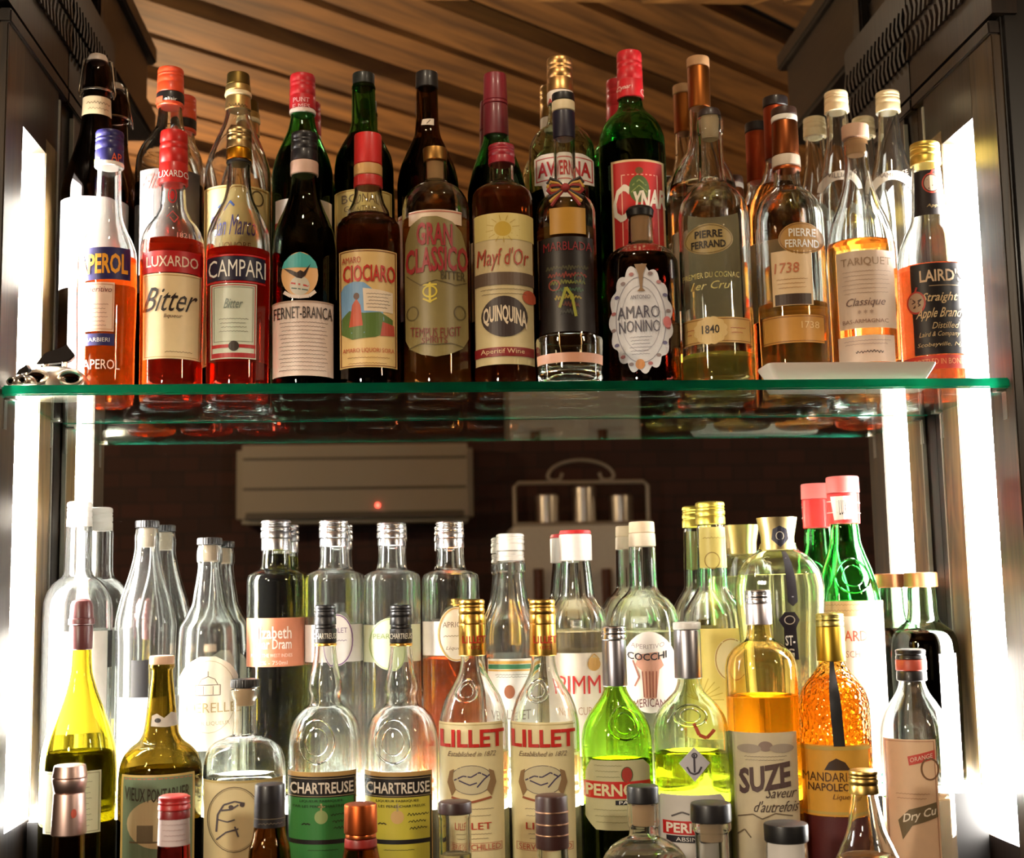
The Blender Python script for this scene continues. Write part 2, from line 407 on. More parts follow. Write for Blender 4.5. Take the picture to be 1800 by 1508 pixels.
# ceiling: dark deck under which pale boards run slantwise, meeting a second field of boards near the bar
bm = box(bmesh.new(), -3.1, 4.3, BY-.1, .36, CZ+.045, CZ+.1, mi=0)
def board(bm, c, d, L, wd, z0, z1, y_lo, y_hi, mi=1):
    d = Vector((d[0], d[1], 0)).normalized(); n = Vector((-d.y, d.x, 0)); b2 = bmesh.new(); c = Vector((c[0], c[1], 0))
    v = [[b2.verts.new((*(c+d*a+n*e).xy, z)) for a in (-L, L) for e in (-wd/2, wd/2)] for z in (z0, z1)]
    A, B = v
    for f in ((A[0], A[1], A[3], A[2]), (B[0], B[2], B[3], B[1]), (A[0], B[0], B[1], A[1]), (A[2], A[3], B[3], B[2]), (A[0], A[2], B[2], B[0]), (A[1], B[1], B[3], A[3])): b2.faces.new(f)
    for yv, nn in ((y_lo, -1), (y_hi, 1)):
        g = bmesh.ops.bisect_plane(b2, geom=b2.verts[:]+b2.edges[:]+b2.faces[:], plane_co=(0, yv, 0), plane_no=(0, nn, 0), clear_outer=True)
        es = [e for e in g['geom_cut'] if isinstance(e, bmesh.types.BMEdge)]
        if es: bmesh.ops.edgeloop_fill(b2, edges=es)
    bmesh.ops.recalc_face_normals(b2, faces=b2.faces[:])
    for f in b2.faces: f.material_index = mi
    me = bpy.data.meshes.new('tmp'); b2.to_mesh(me); b2.free(); bm.from_mesh(me); bpy.data.meshes.remove(me)
da = Vector((1.2, -1)).normalized(); na = Vector((-da.y, da.x))
for i in range(-32, 33):
    c = Vector((.5, -2.0))+na*(i*.205); board(bm, c, da, 6, .148, CZ-.006+(.014 if i % 2 else 0), CZ+.04, BY, -.815)
db = Vector((1.2, 1)).normalized(); nb = Vector((-db.y, db.x))
for i in range(-22, 24):
    c = Vector((.5, -.5))+nb*(i*.21); board(bm, c, db, 6, .165, CZ-.02, CZ+.03, -.80, .26, 2)
struct(obj('ceiling', bm, [black, slat_a, slat_b]))

# ------------------------------------------------------------------ the back-bar cabinet
cab = thing('back_bar_cabinet', 'dark wood back-bar niche with glowing side slots and carved cornices', 'cabinet', (0, 0, FZ))
def part(name, bm, m, smooth=False, par=None):
    bmesh.ops.translate(bm, verts=bm.verts[:], vec=(0, 0, -FZ)); return obj(name, bm, m, par or cab, smooth)
for s, zt, zb in ((0, ZT[0], ZB[0]), (1, ZT[1], ZB[1])):
    X = (lambda a: -a) if s == 0 else (lambda a: W+a)
    def bx(bm, a0, a1, *r, bev=0.0): x = sorted((X(a0), X(a1))); return box(bm, x[0], x[1], *r, bev=bev)
    bm = bmesh.new(); bx(bm, 0, .03, 0, S0, -.9, .43, bev=.0015)
    part('front_stile', bm, stile_m)
    bm = bmesh.new(); bx(bm, 0, .03, S1, WA, zb-.02, zt+.02, bev=.0012); part('rear_stile', bm, pale)
    bm = bmesh.new(); bx(bm, .0005, .03, S0, WA, zt, .43); part('side_panel', bm, dark); bm = bmesh.new(); bx(bm, .0005, .03, S0, WA, -.9, zb); part('side_panel', bm, dark)
    bm = bmesh.new(); bx(bm, .006, .04, WA, D-.0005, -.9, .43); part('back_channel', bm, dark); bm = bmesh.new(); bx(bm, .032, .05, 0, WA, -.9, .43); part('light_box', bm, dark)
    bm = bmesh.new(); bx(bm, -.0015, .004, WA+.0005, WA+.004, -.6, .42); part('sealant_bead', bm, mat((150, 145, 130), .4))
    # top trim: a bevelled ledge, then a carved band
    bm = bmesh.new(); bx(bm, -.003, .03, -.0, D-.002, .43, .448, bev=.002); part('ledge', bm, dark)
    bm = bmesh.new(); bx(bm, -.002, .03, -.012, D-.002, .452, .63); part('frieze', bm, dark)
    bm = bmesh.new()
    for z0 in (.50, .545):
        for k in range(16):
            y = -.005+k*.0165
            for sg in (1, -1):
                v = [(X(-.003), y, z0+.02), (X(-.003), y+.007, z0+.02), (X(-.003), y+.007+.006, z0+.02+sg*.018), (X(-.003), y+.006, z0+.02+sg*.018)]
                v2 = [(X(-.007), a[1], a[2]) for a in v]
                A = [bm.verts.new(a) for a in v]; B = [bm.verts.new(a) for a in v2]
                bm.faces.new(B)
                for i in range(4): bm.faces.new((A[i], A[(i+1) % 4], B[(i+1) % 4], B[i]))
    bmesh.ops.recalc_face_normals(bm, faces=bm.faces[:]); part('carved_band', bm, dark)
    # canopy beam reaching out over the bar
    bm = bmesh.new(); bx(bm, .028, .19, -.5, D-.002, .64, .70, bev=.006); bx(bm, .042, .19, -.48, D-.002, .70, .80, bev=.004); bx(bm, .03, .19, -.51, D-.002, .80, .835, bev=.004)
    b = part('canopy_beam', bm, darkx)
    bm = bmesh.new()
    for k in range(28):
        y = -.46+k*.025
        v = [(X(.042), y, .715), (X(.042), y+.009, .715), (X(.042), y+.018, .75), (X(.042), y+.009, .785), (X(.042), y, .785), (X(.042), y+.009, .75)]
        A = [bm.verts.new(a) for a in v]; B = [bm.verts.new((X(.034), a[1], a[2])) for a in v]
        bm.faces.new(B)
        for i in range(6): bm.faces.new((A[i], A[(i+1) % 6], B[(i+1) % 6], B[i]))
    bmesh.ops.recalc_face_normals(bm, faces=bm.faces[:]); obj('carving', bm, darkx, b)
    # pilaster on the face
    bm = bmesh.new(); bx(bm, .0, .26, -.012, .03, -1.5, 1.05) if False else bx(bm, .012, .26, -.006, .03, -1.5, 1.05, bev=.004); part('pilaster', bm, black)
    # shelf clips
    for y in (.028, .222):
        bm = bmesh.new(); bx(bm, -.0006, .002, y-.006, y+.006, -.048, -.0125, bev=.0003); bx(bm, -.012, .002, y-.006, y+.006, -.0145, -.0125); k = part('shelf_bracket', bm, metal((200, 196, 186), .3))
# lit step and counter
bm = box(bmesh.new(), .004, W-.004, .142, D-.003, -.596, -.506); part('step_riser', bm, black)
bm = box(bmesh.new(), -.03, W+.03, -.02, D, -.64, -.596, bev=.002); part('counter', bm, darkx)
bm = box(bmesh.new(), -.03, W+.03, -.3, -.02, -.86, -.80, bev=.002); part('front_ledge', bm, darkx)
bm = box(bmesh.new(), -.03, W+.03, -.03, -.02, -.80, -.64); part('front_riser', bm, darkx)
bm = box(bmesh.new(), -.03, W+.03, -.3, .0, -1.5, -.86); part('base_cupboard', bm, black)
st = obj('step_light', box(bmesh.new(), .006, W-.006, .143, D-.004, -.506, -.5), emit((1, .97, .92), STEP_E)); tag(st, 'glowing white step under the rear row of lower bottles', 'light')
for i, (zt, zb) in enumerate(zip(ZT, ZB)):
    x = (-.026, -.018) if i == 0 else (W+.018, W+.026)
    o = obj('light_panel', box(bmesh.new(), x[0], x[1], S0+.0005, S1-.0005, zb+.0005, zt-.0005), emit((1, .96, .9), STRIP_E))
    tag(o, ('tall glowing white light slot in the %s side of the niche' % ('left', 'right')[i]), 'light')
mm = bpy.data.materials.new('mirror'); mm.use_nodes = True; b = mm.node_tree.nodes['Principled BSDF']
b.inputs['Base Color'].default_value = (.86, .87, .85, 1); b.inputs['Metallic'].default_value = 1; b.inputs['Roughness'].default_value = 0
tag(obj('mirror', box(bmesh.new(), -.02, W+.02, D+.0002, D+.005, -.9, .98), mm), 'large back mirror behind both rows of bottles', 'mirror')
# glass shelf
gs = bpy.data.materials.new('shelf_glass'); gs.use_nodes = True; nt = gs.node_tree; nt.nodes.clear()
o_ = nt.nodes.new('ShaderNodeOutputMaterial'); g_ = nt.nodes.new('ShaderNodeBsdfGlass'); g_.inputs['IOR'].default_value = 1.5; g_.inputs['Roughness'].default_value = 0; g_.inputs['Color'].default_value = (.99, 1, .995, 1)
va = nt.nodes.new('ShaderNodeVolumeAbsorption'); va.inputs['Color'].default_value = (.05, .80, .60, 1); va.inputs['Density'].default_value = 3.5
nt.links.new(g_.outputs[0], o_.inputs[0]); nt.links.new(va.outputs[0], o_.inputs['Volume'])
ge = gs.copy(); gn_ = [n for n in ge.node_tree.nodes if n.type == 'BSDF_GLASS'][0]; gn_.inputs['Roughness'].default_value = .4; gn_.inputs['Color'].default_value = (.04, .5, .34, 1)
bm = box(bmesh.new(), .002, W-.002, .006, D-.001, -.0122, -.0002, bev=.0018); bmesh.ops.recalc_face_normals(bm, faces=bm.faces[:])
for f in bm.faces: f.material_index = 0 if abs(f.normal.z) > .9 else 1
tag(obj('glass_shelf', bm, [gs, ge]), 'thick green-edged glass shelf carrying the upper bottles', 'shelf')

# ------------------------------------------------------------------ across the room, seen in the mirror
def at(x, y, Yr): p = un(x, y, 2*D-Yr); return p.x, p.z, sc_at(p)
x0, z1, s = at(415, 782, -2.9); x1, z0, _ = at(833, 915, -2.9)
ac = thing('air_conditioner', 'white wall-mounted air conditioner unit reflected in the mirror', 'air conditioner', ((x0+x1)/2, BY, z0))
w2, h = (x1-x0)/2, z1-z0
acm = mat((160, 152, 134), .45, 0, 0, 0); acd = mat((90, 84, 72), .5, 0, 0, 0)
obj('casing', box(bmesh.new(), -w2, w2, .002, .2, 0, h, bev=.02), acm, ac, True)
obj('grille', box(bmesh.new(), -w2*.94, w2*.94, .19, .203, h*.42, h*.45), acd, ac); obj('grille', box(bmesh.new(), -w2*.94, w2*.94, .19, .203, h*.80, h*.83), acd, ac)
obj('louvre', box(bmesh.new(), -w2*.92, w2*.92, .17, .206, h*.05, h*.14, bev=.004), acd, ac)
bm = bmesh.new(); bmesh.ops.create_uvsphere(bm, u_segments=12, v_segments=8, radius=.008); xl, zl, _ = at(664, 888, -2.9); bmesh.ops.translate(bm, verts=bm.verts[:], vec=(xl-(x0+x1)/2, .204, zl-z0)); obj('indicator_lamp', bm, emit((1, .08, .05), 6, 'led'), ac)
x0, z1, s = at(900, 925, -2.8); x1, z0, _ = at(1140, 1190, -2.8)
gc = thing('grey_cabinet', 'pale grey cabinet with two brown wooden handles reflected in the mirror', 'cabinet', ((x0+x1)/2, -2.95, z0)); w2, h = (x1-x0)/2, z1-z0
obj('body', box(bmesh.new(), -w2, w2, -.14, .15, 0, h, bev=.008), mat((226, 220, 206), .5), gc)
for px in (945, 1064):
    hx, hz, _ = at(px, 1000, -2.8); bm = bmesh.new(); tube(bm, [(hx-(x0+x1)/2, .175, hz-z0-.2), (hx-(x0+x1)/2, .18, hz-z0-.1), (hx-(x0+x1)/2, .175, hz-z0)], .018, 12); obj('handle', bm, wood((84, 44, 24), (118, 66, 38), .4, 2), gc, True)
bm = box(bmesh.new(), -w2*1.05, w2*1.05, -.14, .13, -(z0-FZ), 0); obj('stand', bm, black, gc)
cabz = z1
x0, z1, _ = at(905, 848, -2.85); x1, _, _ = at(1140, 848, -2.85); w2, h = (x1-x0)/2, z1-cabz
cd = thing('wire_caddy', 'iron wire caddy with a scrolled top handle standing on grey cabinet', 'caddy', ((x0+x1)/2, -2.88, cabz)); iron = mat((176, 166, 148), .45, .3, 0, 0)
bm = bmesh.new()
tube(bm, [(-w2, 0, .006), (-w2, 0, h-.015), (-w2+.015, 0, h), (w2-.015, 0, h), (w2, 0, h-.015), (w2, 0, .006)], .0075, 8); tube(bm, [(-w2, -.07, .007), (w2, -.07, .007), (w2, .07, .007), (-w2, .07, .007)], .007, 8, True)
obj('frame', bm, iron, cd, True)
bm = bmesh.new(); H = .085; pts = []
for t in [i/30 for i in range(31)]:
    pts.append((-.125*math.cos(PI*t)*1.0, 0, h+.02+H*.75*math.sin(PI*t)))
L = [(-.07, 0, h+.035), (-.078, 0, h+.012), (-.1, 0, h+.006), (-.118, 0, h+.012)]; pts = L+pts+[(-a, b, c) for a, b, c in L[::-1]]
tube(bm, pts, .006, 8); obj('scroll_handle', bm, iron, cd, True)
for i, (px, top, lb) in enumerate(((961, 866, 'left of the three in the caddy'), (1026, 852, 'middle and tallest of the three in the caddy'), (1091, 866, 'right of the three in the caddy'))):
    cx_, zt_, ss = at(px, top, -2.88); r = 20/ss; hh = zt_-cabz-.008
    c = thing('steel_canister', 'shiny steel canister, '+lb, 'canister', (cx_, -2.88, cabz+.0005), 0, 'canisters in the wire caddy')
    obj('body', lathe(bmesh.new(), [(0, .0), (r-.003, 0), (r, .003), (r, hh-.03), (0, hh-.03)], 32), metal((235, 230, 222), .3), c, True)
    obj('lid', lathe(bmesh.new(), [(0, hh-.0295), (r*1.03, hh-.0295), (r*1.03, hh-.006), (r*.9, hh), (0, hh)], 32), metal((235, 230, 222), .3), c, True)

# ------------------------------------------------------------------ bottles
WH, CR, BK, RD, GD = (246, 242, 232), (238, 226, 196), (18, 15, 16), (196, 26, 28), (206, 160, 74)
goldm, silverm, coppm = metal((226, 178, 88), .3), metal((222, 222, 226), .25), metal((196, 104, 56), .32)
YF, YB = .115, .2075
GF = 'bottles in the front row of the glass shelf'; GB = 'bottles at the back of the glass shelf'
LF = 'front row of bottles below the shelf'; LB = 'rear row of bottles below the shelf'; NF = 'nearest bottles at the bottom edge'
def lines(x0, x1, y0, y1, n, c, th=.8, amp=.9): return [W_(x0+(i % 3)*2, x1-(i*5 % 7), y0+(y1-y0)*i/max(1, n-1), amp, th, c) for i in range(n)]
def liqc(*c): return c

# -- glass shelf, front row, left to right
NAVY = (40, 36, 96)
b = bt('orange aperitif bottle with dark blue and gold cap, leftmost on the glass shelf front row', 189, 460, YF, 0, [(262, 20), (300, 21), (345, 22), (380, 25), (405, 33), (428, 44), (450, 50), (520, 51), (640, 49)], CLEAR, (1, .15, .012), 457,
   [('cap', 232, 288, 24.5, 25, plastic(NAVY), 'screw'), ('cap_ring', 288, 296, 25.5, 25.5, plastic(WH))],
   [('brand_label', P_([(143, 436), (228, 432), (228, 488), (143, 494)], NAVY), [T_('APEROL', 181, 463, 84, 36, (250, 170, 40), bold=.03, slope=-.05)]),
    ('front_label', R_(146, 200, 496, 582, (250, 214, 190)), [F_(148, 198, 499, 579, 1.2, (214, 150, 110)), T_('Aperitivo', 172, 510, 48, 13, (120, 60, 50), .2)]+lines(158, 190, 535, 572, 6, (170, 110, 90))),
    ('foot_label', R_(142, 200, 586, 607, NAVY), [T_('BARBIERI', 172, 597, 40, 7, WH)]),
    ('raised_lettering', [T_('APEROL', 178, 640, 62, 17, WH)])], group=GF)
b.label('cap_print', [T_('AP', 172, 282, 14, 11, (245, 180, 50)), T_('AP', 202, 276, 14, 14, (236, 96, 40))], off=('cap', 25.4))
bt('red bitter bottle with bright red cap, second on the front row', 303, 460, YF, 0, [(310, 20), (335, 22), (365, 24), (385, 33), (405, 47), (425, 54), (450, 56), (640, 54)], CLEAR, (1, .07, .02), 430,
   [('cap', 232, 326, 24, 26, plastic((200, 32, 26)), 'screw')],
   [('cap_print', [T_('LUXARDO', 303, 306, 46, 12, WH)], (), ('cap', 26.2)),
    ('neck_emblem', [O_(303, 343, 8, 14, 2, RD), E_(303, 343, 4, 8, RD), T_('1821', 322, 412, 22, 9, (230, 190, 180))]+[S_([(292, 380), (303, 368), (314, 380), (306, 392), (298, 380)], 2, (196, 60, 56))]),
    ('brand_label', R_(252, 356, 440, 478, (190, 24, 26)), [T_('LUXARDO', 303, 459, 88, 19, (244, 214, 190), bold=.01)]),
    ('front_label', R_(253, 352, 480, 630, (246, 218, 168)), [F_(256, 349, 483, 627, 1, (200, 150, 90)), T_('Bitter', 302, 526, 84, 42, (36, 22, 18), .35), T_('liqueur', 304, 556, 30, 9, (90, 60, 40), .3), W_(290, 336, 618, 1.5, .8, (120, 80, 50))])], group=GF)
bt('red bitter bottle with gold cap, blue name band and pale green label', 419, 460, YF, 0, [(268, 19), (300, 20), (330, 22), (352, 27), (375, 38), (395, 48), (420, 55), (470, 56), (640, 54)], CLEAR, (.92, .05, .02), 446,
   [('cap', 228, 264, 22, 22.5, metal((206, 176, 120), .35), 'screw'), ('cap_band', 264, 284, 23, 23, metal((230, 160, 40), .3)), ('cap_ring', 284, 290, 22.5, 22.5, plastic(BK))],
   [('brand_label', R_(364, 466, 450, 492, (28, 24, 52)), [T_('CAMPARI', 417, 471, 98, 30, WH, bold=.006), S_([(364, 448), (466, 448)], 2.5, RD), S_([(364, 495), (466, 495)], 3, RD)]),
    ('front_label', R_(371, 450, 498, 630, (214, 218, 196)), [F_(373, 448, 500, 628, 1.5, (190, 40, 36)), F_(377, 444, 504, 600, .8, (120, 120, 100)), T_('Bitter', 411, 533, 30, 17, (110, 120, 110), .25), R_(373, 448, 605, 611, (180, 40, 40)), R_(373, 448, 620, 628, (170, 40, 40)), E_(411, 608, 9, 9, (60, 50, 40))]+lines(386, 436, 560, 582, 4, (120, 120, 100)))], group=GF)
b = bt('near-black bitter bottle with black cap and round bird emblem above pale label', 535, 460, YF, 0, [(296, 22), (318, 23), (345, 27), (370, 36), (392, 46), (415, 53), (445, 56), (640, 55)], (.05, .12, .05), (.05, .012, .006), 330,
   [('cap', 235, 286, 23.5, 24.5, plastic((20, 18, 22)), 'screw'), ('cap_band', 286, 310, 25, 25, paper((206, 170, 150)))],
   [('emblem', E_(527, 482, 32, 39, (232, 178, 118)), [P_([(496, 470), (500, 459), (510, 449), (527, 443), (544, 449), (554, 459), (558, 470)], (70, 170, 166)), E_(527, 502, 17, 17, (206, 198, 180)), S_([(512, 497), (542, 503)], 3, (190, 60, 50)), S_([(513, 506), (541, 510)], 2, (60, 90, 80)),
       P_([(499, 470), (512, 474), (522, 479), (528, 475), (534, 478), (546, 463), (537, 484), (530, 490), (522, 488), (510, 480)], (44, 26, 20)), S_([(500, 512), (512, 520), (527, 522), (543, 520), (554, 511)], 6, (232, 214, 200))]),
    ('front_label', R_(478, 586, 528, 660, (226, 202, 188)), [R_(478, 586, 528, 531, (180, 150, 130)), T_('FERNET-BRANCA', 533, 549, 100, 21, (46, 32, 30), bold=0)]+lines(492, 576, 566, 650, 13, (120, 96, 88)))], group=GF)
b = bt('dark bottle with tall red cap and picture label of farm scene', 648, 460, YF, 0, [(322, 24), (340, 25), (360, 30), (374, 37), (383, 39), (390, 50), (400, 56), (420, 57), (640, 56)], CLEAR, (.09, .018, .008), 381,
   [('cap', 238, 292, 24.5, 25, plastic((196, 30, 26))), ('cap_band', 292, 312, 25.5, 25.5, paper((196, 150, 90))), ('cap_skirt', 312, 332, 25.5, 26, plastic((180, 34, 30)))],
   [('front_label', R_(597, 698, 438, 645, (220, 184, 120)), [F_(599, 696, 440, 643, 1.5, (120, 70, 30)), P_([(600, 510), (606, 500), (622, 494), (640, 496), (655, 508), (668, 530), (676, 560), (660, 580), (630, 588), (602, 580)], (120, 160, 196)),
       P_([(600, 560), (615, 545), (640, 550), (668, 548), (690, 560), (690, 578), (660, 592), (620, 596), (600, 584)], (84, 110, 44)), P_([(614, 574), (620, 535), (627, 524), (634, 536), (638, 572)], (190, 70, 30)), E_(627, 520, 5, 6, (90, 50, 30)), P_([(638, 506), (690, 512), (690, 548), (640, 546)], (230, 208, 180)), P_([(668, 590), (672, 565), (692, 570), (693, 588)], (180, 70, 50)),
       T_('CIOCIARO', 649, 480, 90, 30, (190, 40, 26), bold=.02), T_('AMARO', 618, 456, 32, 11, (180, 50, 30)), T_('AMARO LIQUORI SORA', 648, 616, 88, 9, (180, 60, 30))]+lines(644, 686, 516, 540, 5, (120, 100, 90))+lines(612, 684, 628, 638, 2, (150, 100, 50)))], group=GF)
b = bt('round-shouldered amber bottle with stubby gold stopper and olive label with red title', 767, 460, YF, 0, [(276, 20), (318, 21), (324, 25), (331, 38), (341, 49), (356, 57), (375, 60), (640, 59)], CLEAR, (.62, .2, .03), 392,
   [('stopper', 262, 285, 22, 21, metal((170, 128, 70), .4)), ('cork', 286, 318, 15, 14.5, mat((190, 150, 100), .8))],
   [('back_label', R_(718, 812, 368, 392, (222, 196, 168)), [S_([(718, 371), (812, 371)], 2, (190, 110, 90))]),
    ('front_label', P_([(712, 470), (714, 420), (724, 392), (744, 380), (770, 380), (796, 388), (812, 404), (822, 440), (823, 590), (812, 610), (790, 622), (765, 627), (740, 622), (720, 610), (712, 592)], (132, 116, 68)), [T_('GRAN', 764, 411, 62, 40, (150, 34, 38), bold=.03, slope=.05), T_('CLASSICO', 768, 455, 108, 44, (150, 34, 38), bold=.03, slope=-.05), T_('BITTER', 796, 483, 42, 15, (70, 58, 30)), S_([(756, 494), (756, 532)], 4, (210, 186, 60)), S_([(744, 500), (768, 500)], 3, (210, 186, 60)), O_(756, 512, 13, 11, 3, (210, 186, 60)), S_([(744, 524), (756, 530), (768, 524)], 3, (210, 186, 60)), T_('TEMPUS FUGIT', 766, 580, 86, 17, (120, 40, 34), arc=-5), T_('SPIRITS', 764, 598, 44, 10, (120, 40, 34)), O_(726, 548, 11, 13, 2, (84, 70, 36)), O_(808, 548, 11, 13, 2, (84, 70, 36)), S_([(720, 610), (742, 603), (766, 606), (792, 603), (814, 608)], 2, (84, 70, 36)), S_([(716, 480), (740, 500), (766, 492), (800, 500), (820, 492)], 1.5, (84, 70, 36))], .0009)], group=GF)
bt('red-brown wine aperitif bottle with small red cap and cream art label', 885, 460, YF, 0, [(285, 21), (318, 22), (325, 26), (333, 42), (342, 51), (356, 54), (640, 54)], CLEAR, (.5, .1, .02), 340,
   [('cap', 256, 291, 23.5, 24, plastic((150, 26, 40)), 'screw')],
   [('front_label', R_(834, 938, 374, 640, (206, 186, 138)), [P_([(834, 374), (938, 374), (938, 420), (834, 420)], (216, 196, 120)), E_(884, 402, 15, 13, (200, 166, 60)), *[S_([(884+17*math.cos(a), 402+15*math.sin(a)), (884+30*math.cos(a), 402+24*math.sin(a))], 1.2, (190, 160, 70)) for a in [i*.5 for i in range(13)]], R_(834, 938, 478, 500, (96, 76, 60)), E_(887, 556, 40, 36, (54, 40, 36)), R_(836, 938, 610, 626, (130, 30, 30)), E_(930, 520, 12, 12, (180, 80, 50)),
       T_("Mayf d'Or", 884, 455, 88, 40, (170, 60, 40), .1, .03), T_('QUINQUINA', 888, 562, 74, 34, (226, 206, 176), bold=.03, arc=9, slope=.1), T_('Aperitif Wine', 884, 618, 74, 11, (226, 196, 150))]+lines(846, 930, 508, 516, 2, (90, 70, 50)))], group=GF)
b = bt('tall clear bottle with black, cream and navy cap and tricolour ribbon bow', 997, 460, .122, 0, [(205, 18), (250, 19.5), (325, 20), (335, 24), (346, 36), (360, 48), (378, 53), (640, 53)], CLEAR, (.5, .19, .025), 408,
   [('cap', 166, 180, 20.5, 20.5, plastic(BK)), ('cap_band', 180, 198, 20.8, 20.8, paper((214, 196, 156))), ('cap_sleeve', 198, 246, 20.5, 19.8, plastic((26, 22, 40)))],
   [('back_label', R_(966, 1030, 364, 410, (190, 140, 50)), ()),
    ('front_label', R_(950, 1045, 415, 582, (26, 18, 16)), [T_('MARBLADA', 998, 432, 84, 15, (130, 22, 30), bold=.02)]+[W_(960+i*4, 1034-i*3, 470+i*13, 6, 2.2, c) for i, c in enumerate([(70, 66, 40), (124, 44, 30), (110, 110, 40), (54, 84, 60), (150, 130, 40), (90, 40, 30), (60, 60, 50)])]+[O_(975, 500, 10, 10, 2, (150, 60, 40)), O_(1018, 490, 9, 9, 2, (70, 90, 60)), S_([(984, 540), (996, 505), (1006, 520), (1012, 556)], 5, (150, 150, 50))])], group=GF)
# ribbon bow tied on its neck
rb = bmesh.new(); rr = b.rad(b.z(330))+.0015; zc = b.z(327)-b.zb; k = 1/b.sc
for sg in (1, -1):
    for j, dz in enumerate((-7, 0, 7)):
        lp = [(0, 0), (12*sg, 8+dz*.4), (26*sg, 10+dz), (31*sg, 2+dz), (24*sg, -5+dz), (10*sg, -2+dz*.3)]
        tube(rb, [(x*k, -rr-.004-.003*math.sin(i*PI/5), zc+y*k) for i, (x, y) in enumerate(lp)], .0024, 6, True, mi=j)
        tube(rb, [(0, -rr-.004, zc), (14*sg*k, -rr-.006, zc+(-13+dz*.5)*k), ((28+dz*.4)*sg*k, -rr-.008, zc+(-26+dz)*k)], .0022, 6, mi=j)
bmesh.ops.create_uvsphere(rb, u_segments=12, v_segments=8, radius=.006, matrix=Matrix.Translation((0, -rr-.005, zc)))
obj('ribbon_bow', rb, [mat((150, 40, 34), .6), mat((196, 150, 60), .6), mat((40, 30, 26), .6)], b.root, True)
b = Bottle('glass_tumbler', 'low clear glass tumbler with faint pink band in front of the ribboned bottle', 1002, 650, .0435, 0, [(597, 58), (602, 59), (640, 58), (660, 57)], 'tumbler')
b.body(glass((.86, .93, .84)), .0022, base=.012)
b.label('pink_band', R_(944, 1060, 619, 636, (206, 150, 120)))
b = bt('squat dark amaro bottle with black-topped cork and ornate white oval label', 1130, 540, YF, 0, [(384, 21), (392, 22), (425, 22.5), (432, 27), (440, 45), (450, 57), (466, 64), (500, 65), (650, 64)], CLEAR, (.16, .012, .01), 456,
   [('stopper', 362, 382, 25, 23, plastic((22, 20, 22)), 'dome'), ('cork', 382, 428, 17, 16, mat((196, 154, 110), .8))],
   [('front_label', scallop(1127, 560, 51, 87, 15, .12, (224, 222, 226)), [O_(1127, 562, 44, 76, 1.2, (150, 146, 160)), O_(1127, 560, 34, 58, .8, (170, 166, 176))]+[E_(1127+48*math.cos(t), 560+84*math.sin(t), 4.2, 3.2, c) for t, c in [(i*.3491+.17, ((176, 110, 110), (110, 106, 140), (150, 130, 130))[i % 3]) for i in range(18)]]+[P_([(1116, 464), (1138, 464), (1131, 482), (1129, 506), (1134, 512), (1120, 512), (1125, 506), (1123, 482)], (150, 120, 90)), E_(1126, 640, 8, 9, (206, 140, 80)), E_(1172, 565, 7, 10, (214, 120, 120)),
       T_('AMARO', 1123, 548, 72, 22, (84, 80, 94)), T_('NONINO', 1125, 573, 70, 21, (84, 80, 94)), T_('ANTONIO', 1126, 522, 34, 7, (110, 106, 120))]+lines(1108, 1146, 592, 622, 6, (130, 126, 140)))], group=GF)
b = bt('clear brandy bottle with pale liquid, gold oval badge and 1840 band', 1257, 460, YF, 0, [(208, 21), (214, 24.5), (232, 24.5), (240, 22), (280, 22.5), (322, 26), (333, 38), (346, 50), (362, 59), (385, 63), (640, 63)], CLEAR, (.98, .84, .26), 628,
   [('stopper', 190, 207, 20, 21, plastic((52, 38, 34)), 'dome'), ('cork', 207, 246, 17, 15, mat((214, 190, 150), .8))],
   [('badge', E_(1246, 419, 43, 27, (176, 152, 96)), [O_(1246, 419, 41, 25, 1, (110, 90, 50)), T_('PIERRE', 1246, 410, 48, 13, (36, 28, 22), bold=.02), T_('FERRAND', 1246, 428, 60, 13, (36, 28, 22), bold=.02)]),
    ('print', [T_('PREMIER DU COGNAC', 1250, 482, 100, 10, (214, 200, 120)), T_('1er Cru', 1250, 500, 66, 14, (214, 200, 120), .4)]),
    ('band_label', R_(1200, 1318, 557, 602, (208, 168, 100)), [S_([(1200, 560), (1318, 560)], 1.5, (150, 104, 50)), S_([(1200, 599), (1318, 599)], 1.5, (150, 104, 50)), scallop(1250, 580, 27, 23, 12, .1, (222, 190, 128)), T_('1840', 1250, 578, 30, 15, (40, 28, 20), bold=.01)]+lines(1208, 1222, 576, 584, 2, (170, 60, 40))+lines(1284, 1310, 576, 584, 2, (170, 60, 40)))], group=GF)
b.prints('back_label', [R_(1206, 1306, 348, 545, paper((240, 226, 184)))], b.root, .0006, back=True)
